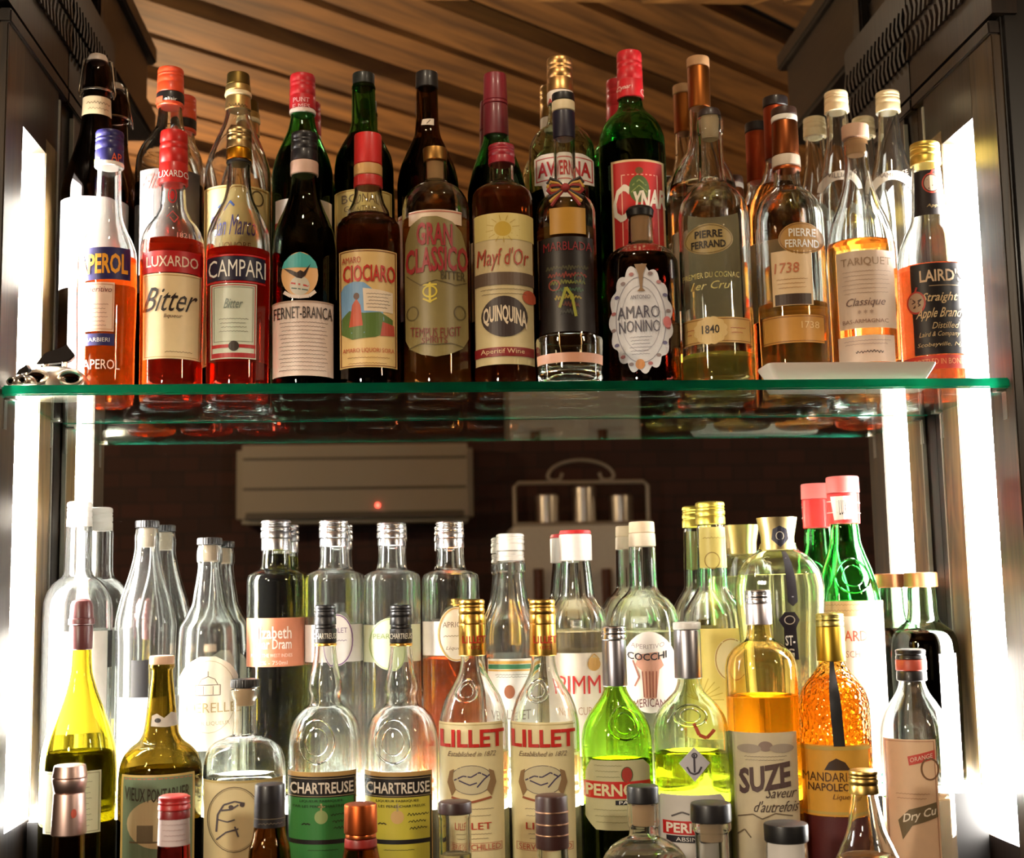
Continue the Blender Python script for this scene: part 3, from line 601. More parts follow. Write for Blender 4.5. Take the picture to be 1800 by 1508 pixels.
bt('cognac bottle with copper sleeve, white neck ring and tan oval badge', 1390, 460, YF, 0, [(296, 22), (330, 24), (338, 32), (348, 44), (362, 54), (382, 60), (410, 61), (600, 60), (640, 59)], CLEAR, (.97, .62, .16), 540,
   [('cap', 192, 206, 22.5, 23, plastic((64, 40, 30))), ('cap_ring', 206, 216, 23.5, 23.5, paper(WH)), ('sleeve', 216, 276, 23, 24.5, metal((150, 84, 46), .35)), ('neck_band', 276, 296, 25, 25.5, paper((222, 206, 186))), ('sleeve_foot', 296, 302, 25, 25, coppm)],
   [('badge', E_(1409, 419, 40, 28, (190, 142, 70)), [O_(1409, 419, 38, 26, 1, (120, 80, 40)), T_('PIERRE', 1410, 409, 46, 14, WH, bold=.02), T_('FERRAND', 1410, 428, 58, 14, WH, bold=.02)]),
    ('year_label', R_(1358, 1428, 440, 536, (240, 208, 160)), [T_('1738', 1384, 470, 42, 18, (206, 120, 80), .1), R_(1364, 1426, 516, 535, (70, 52, 40))]+lines(1366, 1420, 490, 505, 3, (190, 140, 90))),
    ('band_label', R_(1342, 1448, 553, 602, (206, 150, 70)), [S_([(1342, 556), (1448, 556)], 1.5, (150, 96, 40)), S_([(1342, 599), (1448, 599)], 1.5, (150, 96, 40)), T_('1738', 1424, 571, 30, 12, (240, 210, 150))])], group=GF)
bt('long-necked brandy bottle with cork stopper, orange liquid and large cream label', 1515, 460, YF, 0, [(250, 21), (268, 22), (282, 21), (320, 25), (360, 37), (390, 49), (420, 57), (450, 60), (640, 59)], CLEAR, (.95, .42, .08), 432,
   [('stopper', 222, 246, 24, 24, mat((206, 168, 140), .6)), ('cork', 246, 274, 18, 17, mat((206, 160, 110), .8))],
   [('front_label', R_(1474, 1572, 440, 576, (232, 208, 186)), [T_('TARIQUET', 1522, 460, 84, 16, (170, 140, 110)), T_('Classique', 1522, 532, 66, 18, (120, 90, 80), .35), T_('* * *', 1522, 548, 26, 7, (150, 110, 90)), T_('BAS-ARMAGNAC', 1522, 564, 76, 7, (150, 110, 90))]+lines(1482, 1564, 476, 514, 6, (190, 160, 140))),
    ('foot_label', R_(1476, 1572, 589, 636, (236, 214, 196)), [W_(1506, 1552, 618, 3, 1.2, (60, 44, 44))]+lines(1486, 1564, 598, 604, 2, (180, 150, 140)))], group=GF)
b = bt('red-brown apple brandy bottle with gold cap and black label, rightmost on the shelf', 1637, 460, YF, 0, [(286, 23.5), (300, 25), (340, 27), (380, 30), (395, 34), (415, 44), (440, 54), (465, 59), (500, 60), (650, 59)], CLEAR, (.9, .2, .06), 474,
   [('cap', 253, 292, 26, 27, metal((214, 186, 90), .4), 'screw')],
   [('neck_label', R_(1608, 1662, 298, 378, (30, 20, 20)), [O_(1637, 322, 16, 18, 2.5, (196, 70, 50)), E_(1637, 322, 12, 14, (200, 176, 150)), S_([(1630, 316), (1640, 326), (1632, 332), (1644, 330)], 2, (60, 40, 40)), S_([(1636, 304), (1641, 298)], 3, (196, 50, 40)), T_('Apple', 1643, 362, 26, 7, (200, 170, 110), .3)]),
    ('front_label', R_(1606, 1698, 462, 622, (22, 16, 18)), [T_("LAIRD'S", 1654, 484, 72, 22, (226, 196, 160), bold=.02), T_('Straight', 1652, 524, 58, 20, (220, 190, 140), .35, .01), T_('Apple Brandy', 1654, 552, 80, 22, (220, 190, 140), .35, .01), T_('Distilled', 1662, 572, 42, 11, (210, 180, 130), .3), T_('Laird & Company', 1652, 588, 66, 11, (210, 180, 130), .3), T_('Scobeyville, NJ', 1652, 606, 72, 9, (210, 180, 130), .3), S_([(1634, 502), (1690, 502)], 1.2, (190, 160, 120))]),
    ('foot_label', R_(1592, 1698, 624, 648, (196, 60, 44)), [T_('BOTTLED IN BOND', 1652, 635, 84, 10, (236, 160, 110))]),
    ('apple_badge', E_(1613, 529, 16, 20, (190, 60, 46)), [E_(1613, 529, 13, 17, (190, 160, 130)), S_([(1604, 520), (1620, 534), (1608, 538), (1622, 524), (1606, 530)], 2, (70, 40, 36)), S_([(1611, 510), (1614, 502)], 3, (190, 50, 40))], .0012)], group=GF)

# -- glass shelf, back row
b = bt('dark swing-top bottle with white stopper and wire bail, behind the orange aperitif', 168, 300, YB, 0, [(112, 17), (118, 22), (135, 25), (160, 26), (168, 24), (200, 25), (235, 29), (275, 40), (310, 52), (345, 58), (640, 58)], (.035, .022, .02), None, None,
   [('stopper', 95, 110, 17.5, 18, mat((214, 196, 178), .4), 'dome')],
   [('neck_label', R_(145, 198, 168, 200, (206, 184, 146)), [W_(152, 192, 180, 3, 1.2, (130, 106, 76)), W_(155, 190, 190, 2, 1, (130, 106, 76))]),
    ('front_label', R_(104, 224, 345, 503, (244, 240, 232)))], group=GB)
bm = bmesh.new(); k = 1/b.sc; zz = lambda y: b.z(y, 0)-b.zb
for sg in (1, -1):
    tube(bm, [(sg*16*k, 0, zz(105)), (sg*24*k, 0, zz(108)), (sg*29*k, -.004, zz(150)), (sg*31*k, -.008, zz(168)), (sg*29*k, -.012, zz(177)), (sg*25*k, -.010, zz(168))], .0016, 8)
tube(bm, [(27.5*k*math.sin(a), -27.5*k*math.cos(a), zz(164)) for a in [2*PI*i/32 for i in range(32)]], .0016, 8, True)
obj('wire_bail', bm, metal((196, 186, 170), .25), b.root, True)
b = bt('clear liqueur bottle with orange-red cap and dark grey label, behind second bottle', 298, 300, YB, 0, [(180, 20), (205, 22), (225, 25), (242, 36), (262, 50), (285, 58), (310, 60), (640, 60)], CLEAR, (.05, .04, .04), 330,
   [('cap', 122, 166, 23, 24, plastic((222, 72, 34)), 'screw'), ('cap_band', 166, 183, 24.3, 24.3, plastic((24, 18, 20))), ('cap_skirt', 183, 190, 24, 24, plastic((222, 72, 34)))],
   [('front_label', R_(246, 350, 296, 480, (96, 88, 84)), [T_('Elisir', 276, 318, 46, 26, (190, 60, 50), .35), T_('AMARO', 262, 372, 12, 50, (210, 206, 206)), R_(252, 270, 340, 400, (180, 176, 178))])], group=GB)
b.label('cap_print', [R_(276, 288, 169, 180, (222, 90, 60)), T_('elisir', 300, 174, 18, 6, WH)], off=('cap', 24.4))
b = bt('clear anise bottle with olive-gold cap and cream label, behind the gold-capped red bitter', 418, 300, YB, 0, [(188, 21), (200, 22), (222, 28), (250, 40), (280, 52), (305, 58), (330, 59), (640, 59)], CLEAR, None, None,
   [('cap', 131, 152, 20, 21, metal((120, 98, 50), .45)), ('cap_ring', 152, 164, 22.5, 23, metal((216, 186, 120), .4)), ('bead', 164, 172, 24, 24, mat((236, 216, 170), .4)), ('sleeve', 172, 196, 22, 23, metal((214, 184, 120), .4))],
   [('front_label', R_(358, 474, 325, 640, (226, 204, 138)), [F_(361, 471, 328, 637, 2, (170, 130, 60)), T_('San Marco', 412, 395, 84, 36, (70, 70, 140), .15, .01), S_([(384, 365), (398, 352), (410, 362)], 4, (60, 90, 160)), O_(452, 345, 11, 14, 2, (90, 70, 40)), T_('LIQUORE', 412, 432, 60, 12, (130, 90, 40))])], group=GB)
b.label('cap_print', [W_(400, 434, 184, 4, 1.4, (110, 84, 40))], off=('cap', 23))
b = bt('dark green vermouth bottle with red cap and white collar', 532, 300, YB, 0, [(190, 20), (205, 21), (230, 26), (255, 37), (285, 49), (310, 54), (640, 54)], (.04, .36, .06), (.03, .04, .012), 268,
   [('cap', 133, 195, 22.5, 24, plastic((190, 28, 36)), 'screw'), ('cap_ring', 195, 203, 23.8, 23.8, plastic((240, 220, 210)))],
   [('cap_print', [T_('PUNT', 530, 176, 24, 8, (244, 190, 190)), T_('E MES', 530, 187, 26, 8, (244, 190, 190))], (), ('cap', 24.2)),
    ('front_label', R_(484, 584, 348, 560, (232, 224, 214)), [R_(484, 584, 388, 400, (180, 50, 44))])], group=GB)
bt('olive green wine bottle with black top and yellow label, behind the red-capped picture bottle', 640, 300, YB, 0, [(150, 20), (165, 21), (215, 22), (235, 27), (258, 40), (280, 50), (305, 53), (640, 53)], (.06, .30, .05), (.06, .09, .02), 240,
   [('cap', 131, 152, 20, 20, plastic((22, 26, 20))), ('lip', 152, 158, 21.5, 21.5, glass((.1, .4, .1)))],
   [('front_label', R_(588, 690, 332, 520, (222, 198, 122)), [F_(590, 688, 334, 518, 1.2, (170, 130, 50)), T_('BONAL', 638, 348, 74, 15, (110, 90, 60)), T_('GENTIANE', 638, 366, 66, 10, (130, 110, 70)), T_('QUINA', 638, 382, 44, 10, (130, 110, 70))])], group=GB)
bt('brown wine bottle with black cap and torn white sticker on its neck', 752, 300, YB, 0, [(150, 19), (165, 19.5), (205, 20), (235, 23), (270, 38), (300, 50), (330, 55), (640, 55)], (.12, .06, .02), (.10, .05, .02), 250,
   [('cap', 129, 157, 20, 20.5, plastic((24, 18, 16)))],
   [('neck_sticker', P_([(740, 219), (742, 209), (764, 207), (763, 219)], (222, 206, 186)), [S_([(750, 217), (757, 210)], 1.5, (90, 70, 60))]),
    ('front_label', R_(700, 804, 372, 560, (216, 186, 170)), [S_([(700, 378), (804, 378)], 2, (180, 80, 70))])], group=GB)
bt('green wine bottle with long maroon capsule, behind the small red-capped bottle', 873, 300, YB, 0, [(228, 21), (245, 23), (275, 34), (310, 46), (345, 53), (640, 53)], (.04, .34, .08), (.04, .06, .02), 300,
   [('capsule', 132, 180, 20.5, 22, plastic((120, 22, 34))), ('capsule_ring', 180, 186, 22.6, 22.6, plastic((120, 22, 34))), ('capsule_skirt', 186, 241, 22, 23, plastic((104, 22, 32)))],
   [('front_label', R_(828, 920, 420, 560, (210, 190, 150)))], group=GB)
b = bt('pale green round-shouldered amaro bottle with ridged gold cap and white badge label', 988, 300, YB, 0, [(180, 21), (205, 23), (222, 27), (232, 40), (245, 52), (265, 59), (300, 60), (640, 60)], (.55, .72, .52), (.10, .03, .015), 345,
   [('cap', 104, 164, 23, 24, metal((212, 166, 104), .35), 'screw'), ('cap_band', 164, 186, 24, 24, paper((236, 222, 206)))],
   [('front_label', P_([(939, 272), (952, 268), (1026, 268), (1046, 274), (1046, 318), (1026, 322), (1020, 345), (958, 345), (952, 322), (939, 318)], (240, 232, 220)), [F_(942, 1043, 275, 315, 1.6, (190, 50, 44)), T_('AVERNA', 992, 295, 94, 26, (186, 30, 34), bold=.025)])], group=GB)
b.label('cap_print', [T_('AVERNA', 985, 175, 40, 9, (190, 50, 50), bold=.02)], off=('cap', 24.2))
b = bt('tall green bottle with bright red cap and red artichoke label', 1112, 300, YB, 0, [(170, 20), (190, 23), (200, 29), (212, 42), (228, 53), (250, 59), (290, 60), (640, 60)], (.05, .42, .08), (.035, .07, .012), 262,
   [('cap', 93, 176, 22.5, 24, plastic((206, 26, 36)), 'screw')],
   [('front_label', R_(1076, 1170, 280, 440, (232, 200, 150)), [R_(1080, 1166, 284, 440, (196, 30, 26)), F_(1094, 1158, 306, 436, 1.6, (236, 180, 150)), E_(1124, 332, 18, 24, (86, 110, 54)), S_([(1112, 326), (1124, 316), (1136, 326)], 2, (150, 160, 90)), S_([(1110, 338), (1124, 326), (1138, 338)], 2, (150, 160, 90)), E_(1124, 300, 7, 6, (120, 84, 40)), R_(1100, 1150, 388, 402, (206, 60, 50)),
        T_('C', 1092, 356, 27, 66, (240, 228, 208), .1, .02), T_('YNAR', 1142, 350, 60, 34, (240, 228, 208), .1, .04, slope=-.14)])], group=GB)
b.label('cap_print', [T_('Cynar', 1098, 154, 22, 10, (250, 200, 190), .2, .02, slope=-.1), T_('C', 1127, 160, 6, 12, (250, 200, 190))], off=('cap', 24.2))
bt('clear pink-tinted bottle with long copper capsule, behind the 1840 brandy', 1234, 300, YB, 0, [(185, 19), (230, 20), (262, 26), (285, 40), (310, 53), (335, 59), (640, 59)], CLEAR, (.99, .90, .80), 330,
   [('cork', 103, 120, 20.5, 20.5, mat((190, 146, 100), .7)), ('capsule', 120, 192, 20.2, 20, metal((150, 88, 40), .4))], [('front_label', R_(1184, 1286, 400, 540, (226, 200, 170)))], group=GB)
bt('amber bottle with dark top and rust capsule, behind the copper-sleeved cognac', 1368, 300, YB, 0, [(275, 21), (290, 22), (315, 30), (340, 45), (365, 55), (390, 58), (640, 58)], CLEAR, (.24, .06, .01), 330,
   [('cap', 173, 190, 22.5, 22.5, plastic((32, 24, 24))), ('capsule', 190, 282, 22, 22.5, metal((160, 70, 40), .45))], [('front_label', R_(1318, 1418, 420, 560, (226, 190, 140)))], group=GB)
for cxx, nm, lab in ((1472, 'WILLIAMS', 'clear pear spirit bottle with cream screw cap, left of the two at the right end'), (1563, 'FRAMBOISE', 'clear spirit bottle with cream screw cap, behind and left of the gold-capped one')):
    bt(lab, cxx+4, 300, YB, 0, [(190, 16), (202, 18), (240, 20), (285, 29), (325, 39), (360, 43), (640, 43)], CLEAR, None, None,
       [('cap', 163, 199, 21, 22, plastic((228, 206, 160)), 'screw')],
       [('arched_label', ('quads', [tuple((cxx+5+r*math.cos(a), 346+r*.95*math.sin(a)) for a, r in ((t0, 50), (t1, 50), (t1, 32), (t0, 32))) for t0, t1 in [(PI*1.14+i*PI*.72/14, PI*1.14+(i+1)*PI*.72/14) for i in range(14)]], (236, 228, 214)), [T_(nm, cxx+5, 301, 54, 9, (110, 96, 84), arc=-7)], .0008)], group=GB)

# -- below the shelf, rear row on the lit step
Z1 = -.4995; YL = .2
pale_y = (.97, .95, .74)
b = bt('tall clear bottle with white cap at the far left of the rear lower row', 138, 1000, YL, Z1, [(918, 20), (930, 22), (1000, 22.5), (1012, 26), (1024, 40), (1040, 51), (1062, 57), (1100, 58), (1300, 58)], CLEAR, None, None, [('cap', 882, 926, 21, 21.5, plastic((240, 232, 222)), 'screw')], [('side_label', R_(186, 193, 1110, 1176, (54, 48, 46))), ('front_label', R_(92, 184, 1110, 1290, (250, 247, 240)))], group=LB)  # wide white front label stands in for glare on the clear body
bt('clear long-sloped bottle with black ribbed stopper and black side label', 258, 1000, YL, Z1, [(930, 19), (945, 21), (960, 20.5), (985, 24), (1020, 33), (1060, 45), (1100, 52), (1140, 50.5), (1300, 50.5)], CLEAR, None, None, [('stopper', 915, 928, 20, 20, plastic(BK), 'rib'), ('cork', 928, 962, 15, 14, mat((226, 206, 180), .8))], [('front_label', R_(209, 305, 1226, 1390, (250, 246, 238)), [T_('AGUAVIT', 246, 1270, 9, 40, (150, 146, 140))]), ('dark_label', R_(232, 260, 1160, 1226, (28, 26, 28)))], group=LB)  # white label widened to imitate the washed-out glass around it
bt('clear ring-necked bottle with black ribbed stopper and cream label of a domed building', 368, 1020, YL, Z1, [(958, 19), (972, 22), (985, 22), (992, 19.5), (1015, 22), (1040, 26), (1060, 29), (1080, 38), (1105, 50), (1130, 52), (1160, 53.2), (1300, 53.2)], CLEAR, None, None, [('stopper', 945, 958, 21, 21, plastic((30, 28, 28)), 'rib'), ('cork', 958, 986, 15, 14.5, mat((226, 200, 170), .8))],
   [('front_label', P_([(318, 1190), (330, 1168), (352, 1154), (378, 1154), (402, 1168), (416, 1190), (416, 1320), (318, 1320)], (242, 230, 206)), [O_(367, 1225, 46, 64, 1, (190, 170, 130)), S_([(345, 1222), (345, 1204), (386, 1204), (386, 1222), (345, 1222)], 1.4, (120, 104, 80)), S_([(350, 1204), (355, 1194), (366, 1189), (377, 1194), (382, 1204)], 1.4, (120, 104, 80)), S_([(366, 1189), (366, 1180)], 1.4, (120, 104, 80)), S_([(358, 1221), (358, 1206)], 1.2, (120, 104, 80)), S_([(374, 1221), (374, 1206)], 1.2, (120, 104, 80)), T_('MERELLE', 370, 1244, 82, 17, (186, 160, 110)), T_('PEAR LIQUEUR', 370, 1272, 62, 8, (190, 170, 130))])], group=LB)
BIT = [(935, 20), (950, 22.5), (990, 24.5), (1000, 27), (1006, 40), (1011, 47), (1022, 49.3), (1060, 49.3), (1300, 49.3)]
bt('olive liqueur bottle with dark silver screw cap and copper-pink label', 485, 1020, YL, Z1, BIT, CLEAR, (.13, .12, .012), 975, [('cap', 914, 946, 26, 26.5, metal((150, 148, 150), .3), 'screw'), ('sleeve', 946, 968, 25, 25.5, silverm)],
   [('front_label', R_(434, 535, 1086, 1172, (214, 134, 100)), [T_('Elizabeth', 478, 1112, 66, 22, (250, 232, 220), bold=.015), T_('Pear Dram', 480, 1132, 62, 18, (250, 232, 220), bold=.015), T_('FROM THE WEST INDIES', 478, 1152, 68, 6, (246, 220, 206)), T_('22% - 750ml', 478, 1165, 52, 7, (246, 220, 206))])], group=LB)
bt('clear square-shouldered bottle with silver cap and violet-ringed round label', 587, 1020, YL, Z1, BIT, CLEAR, None, None, [('cap', 914, 946, 25.5, 26, silverm, 'screw'), ('sleeve', 946, 962, 24.5, 25, silverm)],
   [('wrap_label', R_(537, 637, 1098, 1164, (232, 228, 222))), ('front_label', E_(592, 1125, 28, 46, (240, 234, 228)), [O_(592, 1125, 27, 45, 2, (120, 84, 130)), T_('VIOLET', 592, 1108, 34, 9, (140, 116, 140)), W_(576, 608, 1126, 1.5, 1, (150, 130, 150))], .001)], group=LB)
bt('clear square-shouldered bottle with silver cap and pale green label', 689, 1020, YL, Z1, BIT, CLEAR, None, None, [('cap', 918, 946, 25.5, 26, silverm, 'screw'), ('sleeve', 946, 960, 24, 24.5, silverm)],
   [('wrap_label', R_(640, 738, 1098, 1164, (226, 232, 196))), ('front_label', E_(686, 1132, 36, 46, (222, 230, 180)), [O_(686, 1132, 35, 45, 2, (170, 190, 120)), T_('PEAR', 672, 1118, 28, 9, (130, 150, 90))], .001)], group=LB)
bt('amber-red square-shouldered bottle with silver cap and round silver-gold label', 792, 1020, YL, Z1, BIT, CLEAR, (.82, .24, .06), 1156, [('cap', 916, 946, 24.5, 25, silverm, 'screw'), ('sleeve', 946, 964, 24, 24.5, silverm)],
   [('wrap_label', R_(743, 842, 1092, 1152, (240, 232, 222))), ('front_label', E_(802, 1115, 32, 48, (226, 214, 190)), [O_(802, 1115, 31, 47, 2.5, (190, 150, 80)), T_('APRICOT', 802, 1098, 46, 10, (120, 100, 80)), W_(780, 822, 1118, 1.5, 1, (150, 130, 100)), T_('Liqueur', 802, 1140, 34, 8, (130, 110, 80), .3)], .001)], group=LB)
bt('clear ring-necked syrup bottle with green and gold banded label', 898, 1020, YL, Z1, [(950, 21), (985, 22.5), (992, 26), (1002, 26), (1008, 23), (1035, 26), (1060, 30), (1078, 36), (1098, 44), (1125, 47), (1300, 47)], CLEAR, None, None, [('cap', 938, 968, 24.5, 25, plastic((232, 226, 216)), 'screw'), ('cap_foot', 968, 986, 24, 24.5, plastic((222, 216, 206)), 'screw')],
   [('front_label', R_(860, 942, 1158, 1330, (242, 238, 226)), [R_(860, 942, 1162, 1167, GD), R_(860, 942, 1168, 1176, (60, 120, 80)), R_(860, 942, 1177, 1180, GD), T_('VELVET', 900, 1256, 58, 17, (130, 116, 100)), E_(896, 1216, 9, 12, (150, 90, 60))]+lines(872, 930, 1186, 1190, 2, (130, 130, 110)))], group=LB)
bt('clear gin cup bottle with white cap topped in red', 1013, 1020, YL, Z1, [(975, 24), (990, 25), (1020, 28), (1048, 31), (1060, 38), (1075, 46), (1095, 50), (1300, 50)], CLEAR, (.98, .86, .66), 1110, [('cap_top', 932, 939, 27, 28, plastic((200, 36, 40))), ('cap', 939, 986, 28.5, 28.5, plastic((240, 232, 226)))],
   [('front_label', R_(966, 1060, 1148, 1330, (240, 226, 206)), [T_('PIMM', 1018, 1204, 72, 32, (200, 50, 44)), E_(1043, 1168, 11, 12, (196, 150, 80)), S_([(1034, 1160), (1043, 1150), (1052, 1160)], 2, (196, 150, 80)), T_('No.1 CUP', 1014, 1250, 50, 14, (190, 150, 120))])], group=LB)
bt('clear aperitif bottle with pale cork cap and round rooster column label', 1131, 1030, YL, Z1, [(950, 21), (965, 23), (1030, 24), (1042, 30), (1056, 44), (1075, 55), (1100, 60), (1130, 61), (1300, 61)], CLEAR, pale_y, 1110, [('cap', 917, 937, 22, 22.5, mat((230, 206, 170), .6)), ('cap_foot', 937, 961, 23, 23.5, mat((236, 218, 190), .5))],
   [('front_label', E_(1142, 1182, 49, 72, (244, 234, 222)), [P_([(1126, 1150), (1156, 1146), (1166, 1170), (1158, 1178), (1152, 1228), (1132, 1228), (1128, 1178), (1118, 1168)], (206, 150, 126)), *[S_([(1130+i*6, 1180), (1132+i*5, 1226)], 2, (150, 80, 60)) for i in range(5)], S_([(1114, 1160), (1124, 1190), (1116, 1206)], 3, (170, 110, 90)),
      T_('COCCHI', 1137, 1150, 66, 13, (40, 32, 32), bold=.02, arc=-5), T_('AMERICANO', 1142, 1242, 72, 15, (110, 40, 34), bold=.02, arc=7), T_('APERITIVO', 1138, 1132, 56, 8, (170, 150, 140), arc=-5)])], group=LB)
bt('pale yellow liqueur bottle with yellow-gold cap and sunburst label', 1253, 1030, .2140, Z1, [(915, 22), (930, 24), (1030, 26), (1046, 34), (1062, 44), (1082, 51), (1106, 53), (1300, 53)], CLEAR, (.98, .9, .42), 1170, [('cap', 882, 922, 25.5, 26, metal((226, 204, 96), .35), 'screw')],
   [('neck_label', R_(1230, 1280, 926, 998, (240, 222, 130)), [O_(1252, 985, 13, 15, 1.6, (170, 140, 60)), W_(1236, 1272, 945, 2, 1, (190, 160, 70))]), ('front_label', R_(1200, 1310, 1105, 1300, (240, 220, 120)), [E_(1284, 1160, 28, 38, (248, 236, 180)), O_(1284, 1160, 27, 37, 2, (190, 150, 70)), *[S_([(1232, 1230), (1232+40*math.cos(a), 1230-40*math.sin(a))], 1.6, (206, 176, 60)) for a in [i*.3 for i in range(11)]]])], group=LB)
fl = lambda a, z: 1-.045*abs(math.sin(a*5)) if z < .30 else 1
b = bt('fluted dome-shouldered elderflower bottle with wide flared gold cap and black ribbon label', 1371, 1050, .163, Z1, [(955, 30), (966, 34), (976, 48), (990, 62), (1010, 72), (1034, 76), (1070, 75), (1120, 71), (1200, 67), (1300, 64)], CLEAR, (.96, .92, .5), 1010, [('cap', 910, 966, 35, 28, metal((216, 190, 130), .35), 'flare')], [], group=LB, mod=lambda a, z: (1-.03*abs(math.sin(a*6)))/math.sqrt(math.sin(a)**2+(math.cos(a)/.43)**2))
b.label('cap_emblem', [P_([(1360, 930), (1370, 924), (1380, 930), (1382, 948), (1370, 962), (1358, 948)], (34, 32, 46)), O_(1370, 942, 6, 8, 1.4, (190, 180, 160))], off=('cap', 35.5))
b.label('ribbon_label', P_([(1380, 968), (1394, 968), (1398, 1058), (1390, 1066), (1382, 1058)], (46, 42, 48)), [S_([(1386, 980), (1390, 1050)], 3, (150, 146, 150))], .0012)
b.label('shield_label', P_([(1370, 1090), (1380, 1076), (1396, 1076), (1404, 1090), (1398, 1104), (1402, 1160), (1378, 1160), (1378, 1104)], (34, 28, 34)), [T_('ST-', 1388, 1126, 16, 18, WH, bold=.02), T_('G', 1388, 1148, 14, 16, WH, bold=.02), O_(1387, 1090, 9, 8, 1.6, (190, 180, 160))], .0012)
b = bt('bright green cherry liqueur bottle with matte red cap and straw-wrapped body', 1488, 1000, YL, Z1, [(915, 22), (925, 24), (950, 26), (975, 33), (1000, 42), (1025, 49), (1050, 54), (1080, 57), (1300, 57)], (.10, .72, .16), None, None, [('cap', 838, 867, 28, 28.5, mat((226, 110, 104), .5)), ('neck_wrap', 867, 921, 27.5, 27, plastic((206, 40, 36))), ('straw_band', 1056, 1082, 57.8, 57.8, mat((222, 190, 140), .7), 'band'), ('paper_wrap', 1082, 1352, 57.8, 57.8, paper((246, 240, 228)), 'band')],
   [('straw_marks', [W_(1440, 1544, 1063, 2, 1, (180, 140, 90)), W_(1440, 1544, 1073, 2, 1, (180, 140, 90))], (), ('cap', 58.2)), ('front_label', R_(1438, 1546, 1090, 1330, (246, 240, 228)), [T_('LUXARDO', 1494, 1118, 88, 19, (206, 90, 70), bold=.01), T_('MARASCHINO', 1494, 1150, 80, 12, (190, 130, 110))], ('cap', 58.2))], [(1498, 1012, 28, 30)], group=LB)
b.label('neck_print', [P_([(1466, 872), (1492, 872), (1494, 912), (1470, 914)], (240, 226, 216)), S_([(1456, 880), (1508, 884)], 1.6, (246, 210, 200)), S_([(1456, 900), (1508, 902)], 1.6, (246, 210, 200)), T_('LUX', 1482, 892, 10, 26, (60, 50, 50))], off=('cap', 27.9))
bt('square-shouldered bottle of dark liqueur with copper cap, rightmost of the rear lower row', 1620, 1050, YL, Z1, [(1025, 22), (1040, 24), (1070, 25), (1090, 28), (1100, 38), (1112, 50), (1128, 55), (1160, 57), (1350, 57)], (.45, .74, .5), (.06, .02, .015), 1112, [('cap', 1006, 1032, 28, 28.5, metal((210, 140, 96), .4))], [('front_label', R_(1655, 1683, 1150, 1395, (250, 248, 244)))], group=LB)

# -- below the shelf, front row
Z0 = -.5955; YN = .085
bt('olive-yellow sparkling wine style bottle with maroon wax capsule, far left of front lower row', 141, 1200, YN, Z0, [(1125, 17), (1140, 17.5), (1175, 19), (1210, 27), (1250, 41), (1290, 54), (1325, 61), (1360, 63), (1500, 63)], (.75, .58, .03), (.03, .03, .004), 1322,
   [('wax_top', 1052, 1086, 18.5, 20, mat((96, 50, 50), .35), 'dome'), ('wax_collar', 1086, 1098, 22, 22, mat((96, 50, 50), .35)), ('wax_capsule', 1098, 1142, 19.5, 18.8, mat((96, 50, 50), .35))],
   [('front_label', R_(82, 174, 1356, 1466, (214, 218, 184)), [F_(85, 171, 1359, 1463, 1.2, (150, 156, 120))]+lines(104, 160, 1375, 1452, 9, (130, 138, 110)))], group=LF)
bt('dark olive absinthe bottle with cork top and green label with gold frame', 283, 1300, YN, Z0, [(1160, 19), (1172, 21), (1178, 18), (1215, 21), (1255, 25), (1285, 29), (1300, 36), (1312, 50), (1328, 62), (1350, 68), (1375, 69.5), (1500, 69.5)], (.11, .07, .006), (.04, .03, .005), 1352,
   [('cork', 1152, 1168, 21, 21, mat((216, 176, 146), .6))],
   [('neck_strip', P_([(268, 1258), (276, 1254), (288, 1262), (300, 1252), (310, 1256), (311, 1276), (290, 1278), (268, 1276)], (214, 206, 196)), [E_(278, 1266, 5, 4, (40, 34, 34))]),
    ('front_label', R_(217, 338, 1362, 1540, (206, 180, 110)), [R_(221, 334, 1366, 1540, (116, 136, 108)), F_(223, 332, 1368, 1538, 1.6, (196, 110, 80)), E_(278, 1448, 50, 44, (206, 190, 146)), R_(244, 270, 1450, 1480, (120, 110, 84)), R_(282, 312, 1444, 1480, (140, 120, 90)), S_([(232, 1480), (324, 1480)], 3, (110, 96, 70)), T_('VIEUX PONTARLIER', 277, 1393, 104, 24, (62, 58, 46), bold=.01, arc=-5)])], group=LF)
bt('round clear decanter bottle with flared lip, cork and oval sketch label', 430, 1330, YN, Z0, [(1212, 24), (1222, 23), (1232, 19.5), (1270, 19.5), (1290, 21), (1296, 34), (1304, 51), (1318, 63), (1340, 68), (1370, 69), (1500, 69)], CLEAR, (.95, .93, .80), 1364,
   [('stopper', 1193, 1208, 24, 24, plastic((30, 28, 28)), 'rib'), ('cork', 1208, 1240, 16, 15, mat((222, 190, 150), .8))],
   [('front_label', R_(362, 494, 1372, 1540, (222, 206, 158)), [R_(362, 494, 1372, 1376, (190, 170, 110)), O_(413, 1440, 45, 58, 1.6, (120, 106, 84)), O_(413, 1440, 42, 55, .8, (150, 136, 106)), S_([(384, 1462), (386, 1432), (396, 1414), (414, 1408), (430, 1412)], 3, (90, 84, 90)), S_([(392, 1424), (408, 1422), (420, 1414)], 3, (90, 84, 90)), S_([(386, 1440), (402, 1444), (414, 1440)], 2.5, (90, 84, 90)), S_([(384, 1476), (400, 1462), (420, 1456)], 2.5, (90, 84, 90)), S_([(414, 1452), (420, 1470)], 2.5, (90, 84, 90)), E_(408, 1418, 4, 4, (80, 70, 70)), E_(426, 1414, 4, 4, (80, 70, 70))])], group=LF)
